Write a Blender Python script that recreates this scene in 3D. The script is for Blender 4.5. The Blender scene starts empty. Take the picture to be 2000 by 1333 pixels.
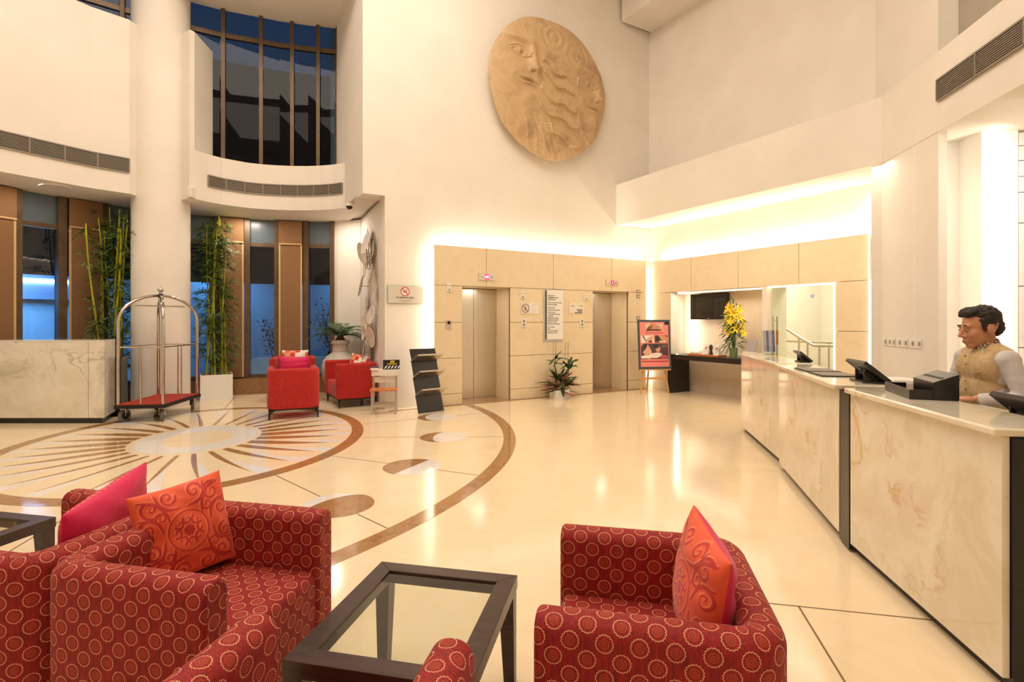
import bpy, bmesh, math, random
import numpy as np
from mathutils import Vector, Matrix, noise as mnoise

random.seed(7)
SC = bpy.context.scene
COL = SC.collection
PI = math.pi

def lin(c):
    c = c / 255.0
    return c / 12.92 if c <= 0.04045 else ((c + 0.055) / 1.055) ** 2.4
def rgb(r, g, b):
    return (lin(r), lin(g), lin(b), 1.0)

# ------------------------------------------------------------------ camera
cd = bpy.data.cameras.new('camera')
cam = bpy.data.objects.new('camera', cd)
COL.objects.link(cam)
cam.location = (0, 0, 1.55)
cam.rotation_euler = (PI / 2, 0, 0)
cd.sensor_width = 36
cd.lens = 1030 / 2000 * 36
cd.shift_y = -38.5 / 2000
cd.clip_start = 0.05
SC.camera = cam

# ------------------------------------------------------------------ view, world
SC.view_settings.view_transform = 'Standard'
SC.view_settings.look = 'None'
SC.view_settings.gamma = 1.0
SC.view_settings.use_curve_mapping = False
SC.view_settings.exposure = 0.06
world = bpy.data.worlds.new('world')
SC.world = world
world.use_nodes = True
world.node_tree.nodes['Background'].inputs[0].default_value = rgb(50, 74, 102)
world.node_tree.nodes['Background'].inputs[1].default_value = 0.8

WARM = (1.0, 0.88, 0.745)
def area(name, loc, rot, sx, sy, power, color=WARM, spread=PI):
    l = bpy.data.lights.new(name, 'AREA')
    l.shape = 'RECTANGLE'; l.size = sx; l.size_y = sy
    l.energy = power; l.color = color; l.spread = spread
    o = bpy.data.objects.new(name, l)
    o.location = loc; o.rotation_euler = rot
    COL.objects.link(o)
    return o
def area_dir(name, loc, d, up, sx, sy, power, color=WARM, spread=PI):
    """area light whose emission points along d, local x along up x d"""
    z = -Vector(d).normalized(); x = Vector(up).normalized(); y = z.cross(x).normalized(); x = y.cross(z)
    o = area(name, loc, (0, 0, 0), sx, sy, power, color, spread)
    o.rotation_euler = Matrix((x, y, z)).transposed().to_euler()
    return o

# large area lights added in place of the hall's unseen ceiling lamps
area('ceiling_light_hall', (-1.6, 5.2, 9.5), (0, 0, 0.5), 6.0, 5.0, 510)
area('ceiling_light_front', (0.3, 0.3, 9.5), (0, 0, 0.5), 6.0, 4.0, 190)
area('ceiling_light_rotunda', (-6.0, 5.4, 9.5), (0, 0, 0.5), 2.6, 2.6, 100)

# ------------------------------------------------------------------ frames
C30, S30 = math.cos(PI / 6), 0.5
U = Vector((C30, S30, 0)); V = Vector((-S30, C30, 0)); W = -V
E0 = Vector((-1.41, 9.56, 0)); R0 = Vector((3.21, 12.22, 0))
def EW(t, d=0.0, z=0.0): return E0 + U * t + V * d + Vector((0, 0, z))
def RW(s, d=0.0, z=0.0): return R0 + W * s + U * d + Vector((0, 0, z))
ROT_E, ROT_R, ROT_A = PI / 6, -PI / 3, -math.radians(12)

# cove and recess lamps
area_dir('cove_light_lift_top', EW(2.6, 0.06, 2.90), V * .06 + Vector((0, 0, 1)), U, 5.1, 0.05, 62, (1, .89, .74))
area_dir('cove_light_lift_left', EW(0.03, 0.10, 1.5), -U + V * .5, (0, 0, 1), 2.8, 0.05, 18, (1, .89, .74))
area_dir('cove_light_corner', EW(5.22, 0.10, 1.5), U * .6 + V * .3 - V * .4, (0, 0, 1), 2.7, 0.05, 12, (1, .89, .74))
area_dir('cove_light_desk_top', RW(2.5, 0.06, 2.90), U * .10 + Vector((0, 0, 1)), W, 4.4, 0.05, 46, (1, .90, .75))
area_dir('cove_light_desk_end', RW(4.72, 0.0, 1.8), -W + U * .3, (0, 0, 1), 3.4, 0.04, 9, (1, .90, .75))
area_dir('niche_light_left', RW(0.70, 0.10, 1.5), W + U * .5, (0, 0, 1), 1.3, 0.05, 9, (1, .90, .75))
area_dir('niche_light_top', RW(1.8, 0.08, 2.19), (0, 0, -1), W, 2.1, 0.05, 7, (1, .90, .75))
area_dir('desk_soffit_light', (4.3, 8.3, 3.69), (0, 0, -1), W, 3.0, 0.5, 18, (1, .86, .68))
area_dir('back_office_light', (5.6, 4.9, 3.66), (0, 0.25, -1), (1, 0, 0), 1.6, 0.8, 45, (1, .92, .80))
area_dir('back_office_slot', (5.45, 5.78, 1.9), (-0.25, 1, 0), (0, 0, 1), 3.4, 0.05, 16, (1, .92, .80))
area_dir('stair_hall_light', RW(3.3, 1.6, 3.3), (0, 0, -1), W, 1.5, 1.2, 75, (1, .89, .74))
for tt in (1.076, 4.157):
    area_dir('lift_portal_light', EW(tt, .34, 2.195), (0, 0, -1), U, .25, .08, 2.2, (1, .90, .75))
# garden lamps outside the ground-floor glazing (blue)
for gx, gy, gp in ((-9.9, 9.9, 150), (-7.2, 13.2, 20), (-4.2, 14.0, 14)):
    area_dir('garden_light', (gx, gy, 2.7), (gx * .03, .35, -1), (1, 0, 0), 1.4, 0.3, gp, (0.14, 0.42, 0.85))
# downlights under the gallery
for gx, gy in ((-7.6, 8.5), (-5.5, 10.9), (-3.7, 10.9)):
    area('gallery_downlight', (gx, gy, 3.74), (0, 0, 0), 0.25, 0.25, 18)

# ------------------------------------------------------------------ mesh helpers
class MB:
    def __init__(self):
        self.v = []; self.f = []; self.uv = {}; self.mi = {}
    def add(self, verts, faces, uvs=None, mi=0):
        o = len(self.v)
        self.v += [tuple(p) for p in verts]
        for k, f in enumerate(faces):
            if uvs is not None: self.uv[len(self.f)] = [uvs[i] for i in f]
            if mi: self.mi[len(self.f)] = mi
            self.f.append(tuple(i + o for i in f))
        return self
    def box(self, x0, x1, y0, y1, z0, z1, mi=0):
        v = [(x, y, z) for x in (x0, x1) for y in (y0, y1) for z in (z0, z1)]
        return self.add(v, [(0, 1, 3, 2), (4, 6, 7, 5), (0, 4, 5, 1), (2, 3, 7, 6), (0, 2, 6, 4), (1, 5, 7, 3)], mi=mi)
    def obox(self, c, ax, ay, az, mi=0):
        c, ax, ay, az = Vector(c), Vector(ax), Vector(ay), Vector(az)
        v = [c + ax * i + ay * j + az * k for i in (-1, 1) for j in (-1, 1) for k in (-1, 1)]
        return self.add(v, [(0, 1, 3, 2), (4, 6, 7, 5), (0, 4, 5, 1), (2, 3, 7, 6), (0, 2, 6, 4), (1, 5, 7, 3)], mi=mi)
    def prism(self, poly, z0, z1, mi=0):
        n = len(poly)
        v = [(p[0], p[1], z0) for p in poly] + [(p[0], p[1], z1) for p in poly]
        f = [tuple(range(n - 1, -1, -1)), tuple(range(n, 2 * n))]
        f += [(i, (i + 1) % n, n + (i + 1) % n, n + i) for i in range(n)]
        return self.add(v, f, mi=mi)
    def strip(self, path, th, z0, z1, mi=0):
        """a wall of thickness th to the left of a 2D path"""
        p = [Vector((q[0], q[1])) for q in path]; out = []
        for i, q in enumerate(p):
            d = (p[min(i + 1, len(p) - 1)] - p[max(i - 1, 0)]).normalized()
            out.append(q + Vector((-d.y, d.x)) * th)
        n = len(p)
        v = []
        for q in p: v += [(q.x, q.y, z0), (q.x, q.y, z1)]
        for q in out: v += [(q.x, q.y, z0), (q.x, q.y, z1)]
        f = []
        for i in range(n - 1):
            a, b, c, d = 2 * i, 2 * i + 2, 2 * n + 2 * i, 2 * n + 2 * i + 2
            f += [(a, b, b + 1, a + 1), (c, c + 1, d + 1, d), (a + 1, b + 1, d + 1, c + 1), (a, c, d, b)]
        f += [(0, 1, 2 * n + 1, 2 * n), (2 * n - 2, 4 * n - 2, 4 * n - 1, 2 * n - 1)]
        return self.add(v, f, mi=mi)
    def tube(self, path, r, seg=10, caps=True, mi=0):
        P = [Vector(p) for p in path]; n = len(P)
        rs = r if isinstance(r, (list, tuple)) else [r] * n
        t0 = (P[1] - P[0]).normalized()
        x = t0.orthogonal().normalized(); vs = []
        for i in range(n):
            t = (P[min(i + 1, n - 1)] - P[max(i - 1, 0)]).normalized()
            x = (x - t * x.dot(t)).normalized(); y = t.cross(x)
            for k in range(seg):
                a = 2 * PI * k / seg
                vs.append(P[i] + (x * math.cos(a) + y * math.sin(a)) * rs[i])
        fs = [(i * seg + k, i * seg + (k + 1) % seg, (i + 1) * seg + (k + 1) % seg, (i + 1) * seg + k) for i in range(n - 1) for k in range(seg)]
        if caps: fs += [tuple(range(seg - 1, -1, -1)), tuple(range((n - 1) * seg, n * seg))]
        return self.add(vs, fs, mi=mi)
    def lathe(self, prof, seg=32, c=(0, 0, 0), ribs=0, amp=0.0):
        vs = []; n = len(prof)
        for r, z in prof:
            for k in range(seg):
                a = 2 * PI * k / seg
                rr = r * (1 + (amp * math.cos(ribs * a) if ribs else 0))
                vs.append((c[0] + rr * math.cos(a), c[1] + rr * math.sin(a), c[2] + z))
        fs = [(i * seg + k, i * seg + (k + 1) % seg, (i + 1) * seg + (k + 1) % seg, (i + 1) * seg + k) for i in range(n - 1) for k in range(seg)]
        if prof[0][0] > 1e-4: fs.append(tuple(range(seg - 1, -1, -1)))
        if prof[-1][0] > 1e-4: fs.append(tuple(range((n - 1) * seg, n * seg)))
        return self.add(vs, fs)
    def ball(self, c, r, seg=16, rings=10, rot=None):
        r = r if isinstance(r, (list, tuple)) else (r, r, r)
        vs = []
        for i in range(rings + 1):
            th = PI * i / rings
            for k in range(seg):
                a = 2 * PI * k / seg
                p = Vector((r[0] * math.sin(th) * math.cos(a), r[1] * math.sin(th) * math.sin(a), r[2] * math.cos(th)))
                if rot: p = rot @ p
                vs.append(p + Vector(c))
        fs = [(i * seg + k, (i + 1) * seg + k, (i + 1) * seg + (k + 1) % seg, i * seg + (k + 1) % seg) for i in range(rings) for k in range(seg)]
        return self.add(vs, fs)
    def mesh(self, name, mats, smooth=False, bevel=0.0, bseg=2, weld=False):
        me = bpy.data.meshes.new(name)
        me.from_pydata(self.v, [], self.f)
        if self.uv:
            ul = me.uv_layers.new(name='UVMap')
            for p in me.polygons:
                q = self.uv.get(p.index)
                if q:
                    for k, li in enumerate(p.loop_indices): ul.data[li].uv = q[k]
        for m in (mats if isinstance(mats, (list, tuple)) else [mats]): me.materials.append(m)
        for k, m in self.mi.items(): me.polygons[k].material_index = m
        bm = bmesh.new(); bm.from_mesh(me)
        if weld or bevel: bmesh.ops.remove_doubles(bm, verts=bm.verts, dist=1e-5)
        if bevel:
            es = [e for e in bm.edges if len(e.link_faces) == 2 and e.calc_face_angle(0) > 0.5]
            bmesh.ops.bevel(bm, geom=es, offset=bevel, segments=bseg, affect='EDGES', profile=0.5)
        bmesh.ops.recalc_face_normals(bm, faces=bm.faces)
        bm.to_mesh(me); bm.free()
        if smooth:
            me.polygons.foreach_set('use_smooth', [True] * len(me.polygons))
            if smooth == 'auto':
                try: me.set_sharp_from_angle(angle=math.radians(40))
                except Exception: pass
        return me
    def build(self, name, mats, parent=None, **kw):
        return link(name, self.mesh(name, mats, **kw), parent)

def link(name, me, parent=None):
    o = bpy.data.objects.new(name, me); COL.objects.link(o)
    if parent is not None: o.parent = parent
    return o
def thing(name, label, cat, loc=(0, 0, 0), rotz=0.0, group=None):
    o = bpy.data.objects.new(name, None); COL.objects.link(o)
    o.empty_display_size = 0.1
    o.location = loc; o.rotation_euler = (0, 0, rotz)
    return tag(o, label, cat, group)
def tag(o, label, cat, group=None):
    o['label'] = label; o['category'] = cat
    if group: o['group'] = group
    return o
def struct(o, label=None):
    o['kind'] = 'structure'
    if label: o['label'] = label
    return o
def sroot(name, loc=(0, 0, 0), rotz=0.0, label=None):
    o = bpy.data.objects.new(name, None); COL.objects.link(o)
    o.location = loc; o.rotation_euler = (0, 0, rotz)
    return struct(o, label)
def copy_tree(o, parent=None):
    c = o.copy(); COL.objects.link(c); c.parent = parent
    for ch in list(o.children): copy_tree(ch, c)
    return c
def text(name, body, size, mat, parent, loc, align='LEFT', extr=0.0008, rot=(PI / 2, 0, 0), bold=0.0):
    cu = bpy.data.curves.new(name, 'FONT'); cu.body = body; cu.size = size
    cu.align_x = align; cu.extrude = extr; cu.offset = bold; cu.resolution_u = 3
    o = bpy.data.objects.new(name, cu); COL.objects.link(o)
    dg = bpy.context.evaluated_depsgraph_get()
    me = bpy.data.meshes.new_from_object(o.evaluated_get(dg))
    bpy.data.objects.remove(o)
    me.materials.clear(); me.materials.append(mat)
    r = link(name, me, parent); r.location = loc; r.rotation_euler = rot
    return r

# ------------------------------------------------------------------ materials
class NT:
    def __init__(self, name):
        self.m = bpy.data.materials.new(name); self.m.use_nodes = True
        self.t = self.m.node_tree; self.b = self.t.nodes['Principled BSDF']
    def n(self, kind, **kw):
        nd = self.t.nodes.new(kind)
        for k, v in kw.items():
            if k.startswith('i_'):
                key = k[2:]; nd.inputs[int(key) if key.isdigit() else key].default_value = v
            else: setattr(nd, k, v)
        return nd
    def l(self, a, b): self.t.links.new(a, b)
    def math(self, op, a, b=None, c=None):
        nd = self.n('ShaderNodeMath', operation=op)
        for i, x in enumerate((a, b, c)):
            if x is None: continue
            if isinstance(x, (int, float)): nd.inputs[i].default_value = x
            else: self.l(x, nd.inputs[i])
        return nd.outputs[0]
    def mix(self, fac, a, b):
        nd = self.n('ShaderNodeMix', data_type='RGBA')
        for i, x in ((0, fac), (6, a), (7, b)):
            if isinstance(x, (int, float, tuple)): nd.inputs[i].default_value = x
            else: self.l(x, nd.inputs[i])
        return nd.outputs[2]
    def ramp(self, fac, stops):
        nd = self.n('ShaderNodeValToRGB'); e = nd.color_ramp.elements
        while len(e) < len(stops): e.new(0.5)
        for k, (p, c) in enumerate(stops): e[k].position = p; e[k].color = c
        self.l(fac, nd.inputs[0]); return nd.outputs[0]
    def noise(self, scale, detail=4, rough=0.55, dist=0.0, vec=None):
        nd = self.n('ShaderNodeTexNoise', i_Scale=scale, i_Detail=detail, i_Roughness=rough, i_Distortion=dist)
        if vec is not None: self.l(vec, nd.inputs['Vector'])
        return nd.outputs['Fac']
    def obj(self, scale=(1, 1, 1)):
        tc = self.n('ShaderNodeTexCoord'); mp = self.n('ShaderNodeMapping'); mp.inputs['Scale'].default_value = scale
        self.l(tc.outputs['Object'], mp.inputs['Vector']); return mp.outputs[0]
    def bump(self, h, strength=0.2, dist=0.01):
        nd = self.n('ShaderNodeBump', i_Strength=strength, i_Distance=dist)
        self.l(h, nd.inputs['Height']); self.l(nd.outputs[0], self.b.inputs['Normal'])
    def set(self, **kw):
        for k, v in kw.items(): self.b.inputs[k.replace('_', ' ')].default_value = v
        return self

def plain(name, col, rough=0.5, metal=0.0, **kw):
    m = NT(name); m.set(Base_Color=col, Roughness=rough, Metallic=metal, **kw); return m.m
def mottled(name, c1, c2, scale=6, rough=0.5, metal=0.0, detail=5, stretch=(1, 1, 1), bump=0.0, lo=0.35, hi=0.65):
    m = NT(name); v = m.obj(stretch); f = m.noise(scale, detail, vec=v)
    m.l(m.ramp(f, [(lo, c1), (hi, c2)]), m.b.inputs['Base Color'])
    m.set(Roughness=rough, Metallic=metal)
    if bump: m.bump(f, bump)
    return m.m
def emis(name, col, strength):
    m = NT(name); m.set(Base_Color=col, Emission_Color=col, Emission_Strength=strength); return m.m

M = {}
M['wall'] = mottled('wall_paint', rgb(232, 224, 212), rgb(238, 230, 219), 1.2, 0.75)
M['wall_r'] = mottled('wall_paint_warm', rgb(231, 222, 210), rgb(237, 229, 217), 1.1, 0.75)
M['white'] = plain('white_paint', rgb(240, 236, 228), 0.6)
M['black'] = mottled('black_laminate', rgb(18, 16, 15), rgb(26, 23, 21), 8, 0.3, stretch=(1, 1, 8))
M['dark_metal'] = plain('dark_metal', rgb(38, 34, 32), 0.45, 0.4)
M['steel'] = mottled('brushed_steel', rgb(212, 204, 190), rgb(219, 211, 198), 3, 0.36, 1.0, stretch=(40, 40, 1))
M['chrome'] = plain('polished_steel', rgb(205, 198, 190), 0.12, 1.0)
M['sign'] = plain('sign_silver', rgb(226, 219, 206), 0.4, 0.45)
M['alu'] = plain('satin_aluminium', rgb(186, 180, 170), 0.35, 0.8)
M['bronze'] = mottled('bronze_mullion', rgb(92, 72, 50), rgb(108, 86, 62), 5, 0.4, 0.3)
M['grille'] = plain('grille_metal', rgb(150, 140, 126), 0.5, 0.3)
M['grille_dark'] = plain('grille_void', rgb(34, 30, 26), 0.9)
M['paper'] = plain('paper_white', rgb(240, 238, 232), 0.7)
M['plastic_w'] = plain('white_plastic', rgb(232, 226, 214), 0.35)
M['ink'] = plain('black_ink', rgb(22, 20, 20), 0.6)
M['red_ink'] = plain('red_ink', rgb(206, 52, 36), 0.6)
M['rubber'] = plain('grey_rubber', rgb(110, 104, 98), 0.7)
M['led'] = emis('lift_display', rgb(230, 20, 90), 1.6)
M['led_txt'] = emis('lift_digits', rgb(255, 225, 235), 2.5)

def make_stone(name, c1, c2, c3, rough, scale=9.0, spec=0.5, fine=60):
    m = NT(name); v = m.obj()
    a = m.noise(scale, 6, 0.6, 0.4, v); b = m.noise(fine, 3, 0.6, 0.0, v)
    col = m.ramp(a, [(0.3, c1), (0.55, c2), (0.75, c1)])
    sp = m.ramp(b, [(0.60, (0, 0, 0, 1)), (0.70, (1, 1, 1, 1))])
    fac = m.math('MULTIPLY', sp, 0.35)
    m.l(m.mix(fac, col, c3), m.b.inputs['Base Color'])
    m.set(Roughness=rough, Specular_IOR_Level=spec)
    return m.m
M['floor'] = make_stone('cream_marble_floor', rgb(234, 211, 174), rgb(239, 218, 184), rgb(222, 190, 146), 0.13, 3.0, 0.4, 45)
M['panel'] = make_stone('beige_limestone', rgb(230, 210, 174), rgb(236, 218, 185), rgb(222, 196, 154), 0.28, 3.5, 0.4, 40)
M['inlay_brown'] = make_stone('brown_marble', rgb(146, 104, 62), rgb(170, 126, 80), rgb(196, 158, 112), 0.08, 9, 0.5, 30)
M['inlay_white'] = make_stone('white_marble', rgb(226, 217, 210), rgb(233, 226, 221), rgb(218, 206, 196), 0.07, 4, 0.5, 30)
M['joint'] = plain('floor_joint', rgb(128, 100, 66), 0.5)
M['sill'] = make_stone('brown_sill', rgb(120, 84, 48), rgb(150, 110, 68), rgb(96, 66, 38), 0.2, 5)

def make_onyx(name, vein, c, seed=0.0, vs=0.75):
    m = NT(name); tc = m.n('ShaderNodeTexCoord'); mp = m.n('ShaderNodeMapping')
    mp.inputs['Location'].default_value = (seed, seed * .7, seed * 1.3)
    m.l(tc.outputs['Object'], mp.inputs['Vector']); v = mp.outputs[0]
    w = m.n('ShaderNodeTexNoise', i_Scale=0.8, i_Detail=4); m.l(v, w.inputs['Vector'])
    mm = m.n('ShaderNodeVectorMath', operation='MULTIPLY_ADD'); mm.inputs[1].default_value = (1.4, 1.4, 1.4)
    m.l(w.outputs['Color'], mm.inputs[0]); m.l(v, mm.inputs[2]); vv = mm.outputs[0]
    a = m.noise(1.2, 7, 0.58, 0.4, vv)
    base = m.ramp(a, [(0.28, c[0]), (0.42, c[1]), (0.52, c[2]), (0.62, c[3]), (0.75, c[4])])
    b = m.noise(1.3, 5, 0.6, 0.5, vv)
    d = m.math('ABSOLUTE', m.math('SUBTRACT', b, 0.5))
    ln = m.ramp(d, [(0.0, (1, 1, 1, 1)), (0.022, (0, 0, 0, 1))])
    patch = m.ramp(m.noise(1.3, 3, vec=v), [(0.48, (0, 0, 0, 1)), (0.62, (1, 1, 1, 1))])
    fac = m.math('MULTIPLY', m.math('MULTIPLY', ln, patch), vs)
    m.l(m.mix(fac, base, vein), m.b.inputs['Base Color'])
    m.set(Roughness=0.10, Specular_IOR_Level=0.5, Coat_Weight=0.3, Coat_Roughness=0.05)
    return m.m
M['onyx'] = make_onyx('cream_onyx', rgb(206, 150, 88), [rgb(220, 204, 172), rgb(230, 216, 188), rgb(238, 228, 206), rgb(224, 211, 182), rgb(236, 224, 198)], 0.0, 0.6)
M['onyx_g'] = make_onyx('green_grey_onyx', rgb(158, 158, 132), [rgb(204, 196, 170), rgb(230, 222, 204), rgb(240, 234, 220), rgb(216, 210, 190), rgb(236, 228, 210)], 4.3, 0.6)

def make_glass(name, tint, rough=0.0, ior=1.45):
    m = NT(name); t = m.t
    for nd in list(t.nodes):
        if nd.type != 'OUTPUT_MATERIAL': t.nodes.remove(nd)
    out = [n for n in t.nodes if n.type == 'OUTPUT_MATERIAL'][0]
    tr = m.n('ShaderNodeBsdfTransparent'); tr.inputs[0].default_value = tint
    gl = m.n('ShaderNodeBsdfGlossy'); gl.inputs['Roughness'].default_value = rough
    fr = m.n('ShaderNodeFresnel'); fr.inputs['IOR'].default_value = ior
    mx = m.n('ShaderNodeMixShader')
    ge = m.n('ShaderNodeNewGeometry')
    m.l(m.math('MULTIPLY', fr.outputs[0], m.math('SUBTRACT', 1.0, ge.outputs['Backfacing'])), mx.inputs[0]); m.l(tr.outputs[0], mx.inputs[1]); m.l(gl.outputs[0], mx.inputs[2])
    m.l(mx.outputs[0], out.inputs[0])
    return m.m
M['glass'] = make_glass('clear_glass', (0.90, 0.95, 0.92, 1))
M['glass_win'] = make_glass('window_glass', (0.72, 0.80, 0.86, 1), 0.0, 1.55)
M['glass_table'] = make_glass('table_glass', (0.90, 0.93, 0.89, 1), 0.0, 1.5)
M['glass_up'] = make_glass('upper_window_glass', (0.62, 0.68, 0.74, 1), 0.0, 1.32)
M['frosted'] = plain('frosted_glass', rgb(92, 104, 112), 0.25)

def make_wood(name, c1, c2, rough=0.35, axis=(1, 12, 12)):
    m = NT(name); v = m.obj(axis); f = m.noise(3, 6, 0.6, 0.5, v)
    m.l(m.ramp(f, [(0.3, c1), (0.7, c2)]), m.b.inputs['Base Color']); m.set(Roughness=rough); return m.m
M['wenge'] = make_wood('dark_wenge_wood', rgb(44, 28, 24), rgb(72, 48, 42), 0.3)
M['console'] = make_wood('black_brown_wood', rgb(28, 21, 18), rgb(44, 34, 28), 0.35)
M['oak'] = make_wood('light_easel_wood', rgb(206, 150, 88), rgb(226, 176, 116), 0.5)
M['teak'] = make_wood('orange_wood', rgb(182, 98, 44), rgb(204, 122, 62), 0.4)
M['niche_wood'] = make_wood('niche_veneer', rgb(222, 202, 176), rgb(230, 212, 188), 0.4, (6, 6, .5))

def make_blind(name):
    m = NT(name); v = m.obj((1, 1, 1))
    w = m.n('ShaderNodeTexWave', i_Scale=38, i_Distortion=0.6, i_Detail=2, bands_direction='Z'); m.l(v, w.inputs['Vector'])
    f = m.noise(9, 4, vec=v)
    c = m.mix(w.outputs['Fac'], rgb(116, 80, 48), rgb(158, 118, 78))
    m.l(m.mix(f, c, rgb(136, 98, 62)), m.b.inputs['Base Color']); m.set(Roughness=0.8); return m.m
M['blind'] = make_blind('woven_bamboo_blind')
M['tape'] = plain('blind_tape', rgb(206, 170, 120), 0.8)
# ------------------------------------------------------------------ floor and inlays
fl = struct(MB().box(-9.6, 8.2, -4.6, 12.9, -0.12, 0.0).build('floor', M['floor']), 'polished cream marble floor of the lobby')
CW = Vector((-4.15, 6.97, 0)); EA = Vector((0.27, -0.963, 0)); EB = Vector((0.963, 0.27, 0))
def ell(th, k): return CW + EA * (2.59 * k * math.cos(th)) + EB * (2.106 * k * math.sin(th))
def inlay(name, poly, mat, top=0.002, label=None):
    o = MB().prism([(p[0], p[1]) for p in poly], -0.006, top).build(name, mat, fl)
    if label: o['label'] = label
    return o
def ring_inlay(name, fo, fi, mat, a0=0.0, a1=2 * PI, n=96, top=0.002):
    mb = MB(); vs = []
    for i in range(n + 1):
        a = a0 + (a1 - a0) * i / n
        for p in (fo(a), fi(a)):
            vs += [(p[0], p[1], top), (p[0], p[1], -0.006)]
    fs = []
    for i in range(n):
        b = 4 * i; c = b + 4
        fs += [(b, b + 2, c + 2, c), (b, c, c + 1, b + 1), (b + 2, b + 3, c + 3, c + 2)]
    return mb.add(vs, fs).build(name, mat, fl)
o = ring_inlay('medallion_ring', lambda a: ell(a, 1.0), lambda a: ell(a, 0.925), M['inlay_brown'])
o['label'] = 'brown marble ring around the sun inlay'
inlay('medallion_core', [ell(2 * PI * i / 64, 0.325) for i in range(64)], M['inlay_white'], 0.002, 'white oval at the middle of the sun inlay')
inlay('medallion_heart', [ell(2 * PI * i / 48, 0.19) for i in range(48)], M['floor'], 0.003)
NR = 28
for i in range(NR):
    a = 2 * PI * (i + 0.3) / NR
    cs = abs(math.sin(a))
    wb = (0.038 + 0.085 * cs ** 3) * (1 if i % 2 else .9)
    k0, k1 = 0.36, 0.84 + 0.05 * (1 - cs)
    bend = 0.10 * math.sin(2 * a)
    inner, outer = [], []
    for q in range(7):
        u = q / 6; k = k0 + (k1 - k0) * u
        w = wb * (1 - u) ** 0.8 * (0.7 + 0.9 * u * (1 - u) * 2) * 0.36 / k * 1.35
        aa = a + bend * (u - .3)
        inner.append(ell(aa - w, k)); outer.append(ell(aa + w * .6, k))
    inlay('sun_ray', inner + outer[::-1], M['inlay_brown'])
    wh = []; wo = []
    for q in range(6):
        u = q / 5; k = 0.50 + 0.415 * u
        aa = a + bend * ((k - k0) / (k1 - k0) - .3)
        w0 = wb * max(0, 1 - (k - k0) / (k1 - k0)) ** 0.8 * .8
        wh.append(ell(aa + w0 * .6 + .006, k)); wo.append(ell(aa + w0 * .6 + .008 + 0.085 * u, k))
    inlay('sun_ray_white', wh + wo[::-1], M['inlay_white'], 0.0015)
BC = Vector((-5.79, 6.88, 0))
def bigc(a, r): return BC + Vector((math.cos(a) * r, math.sin(a) * r, 0))
o = ring_inlay('outer_ring', lambda a: bigc(a, 5.84), lambda a: bigc(a, 5.68), M['inlay_brown'], -1.45, 0.53, 90)
o['label'] = 'long brown marble arc sweeping across the floor'
def moon(cx, cy, r, phase, rot):
    """phase: half-width of the light part (-1 full brown .. 1 full white)"""
    n = 24
    lim = [(math.sin(PI * i / n), -math.cos(PI * i / n)) for i in range(n + 1)]
    def P(x, y): 
        x, y = x * r, y * r
        return (cx + x * math.cos(rot) - y * math.sin(rot), cy + x * math.sin(rot) + y * math.cos(rot))
    brown = [P(-x, y) for x, y in lim] + [P(-x * phase, y) for x, y in lim[::-1]][1:-1]
    white = [P(x, y) for x, y in lim] + [P(-x * phase, y) for x, y in lim[::-1]][1:-1]
    inlay('moon_shade', brown, M['inlay_brown']); inlay('moon_light', white, M['inlay_white'])
MOONS = [(-1.20, 8.52, .32, .62, .15), (-0.92, 7.06, .31, .42, 0.0), (-1.06, 5.62, .31, 0.0, -.45), (-1.47, 4.45, .30, -.55, PI - .6), (-2.2, 9.62, .3, .8, .5)]
for mn in MOONS: moon(*mn)
def joint(p, q, w=0.006, mat=None):
    p, q = Vector((p[0], p[1])), Vector((q[0], q[1])); d = (q - p).normalized(); n = Vector((-d.y, d.x)) * w
    inlay('joint_strip', [p + n, p - n, q - n, q + n], mat or M['joint'], 0.001)
for mx, my, mr, ph, rt in MOONS:
    d = Vector((mx, my, 0)) - CW; L = d.length; d.normalize()
    th = math.atan2(d.dot(EB) / 2.106, d.dot(EA) / 2.59)
    rin = (ell(th, 1) - CW).length
    # reach of the big arc along d
    oc = CW - BC; b_ = oc.dot(d); rout = -b_ + math.sqrt(b_ * b_ - oc.length_squared + 5.68 ** 2)
    joint(CW + d * (rin + .01), CW + d * (L - mr - .01)); joint(CW + d * (L + mr + .01), CW + d * (rout - .01))
for a in (-1.35, 1.45, 1.95, 2.5, -2.05, -2.7):
    d = Vector((math.cos(a), math.sin(a), 0)); th = math.atan2(d.dot(EB) / 2.106, d.dot(EA) / 2.59)
    joint(ell(th, 1.01), ell(th, 1.01) + d * 1.6)
AA = Vector((math.cos(ROT_A), math.sin(ROT_A), 0)); BB = Vector((-AA.y, AA.x, 0))
J0 = Vector((1.557, 2.865, 0))
joint(J0 - AA * .24, J0 + AA * .72, .005); joint(J0, J0 - BB * 2.2, .005); joint(J0 - AA * .24, J0 - AA * .24 + BB * 0.02, .005)
# brown border strips along the lift wall and the lift thresholds
def eb(t0, t1, d0, d1): return [EW(t0, d0), EW(t1, d0), EW(t1, d1), EW(t0, d1)]
for t0, t1 in ((-.85, .65), (.65, 3.64), (3.64, 5.18)): inlay('border_strip', eb(t0, t1, -.10, 0.0), M['inlay_brown'])
for t0, t1 in ((.558, 1.594), (3.645, 4.669)): inlay('lift_threshold', eb(t0, t1, 0.0, .60), M['inlay_brown'])

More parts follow.
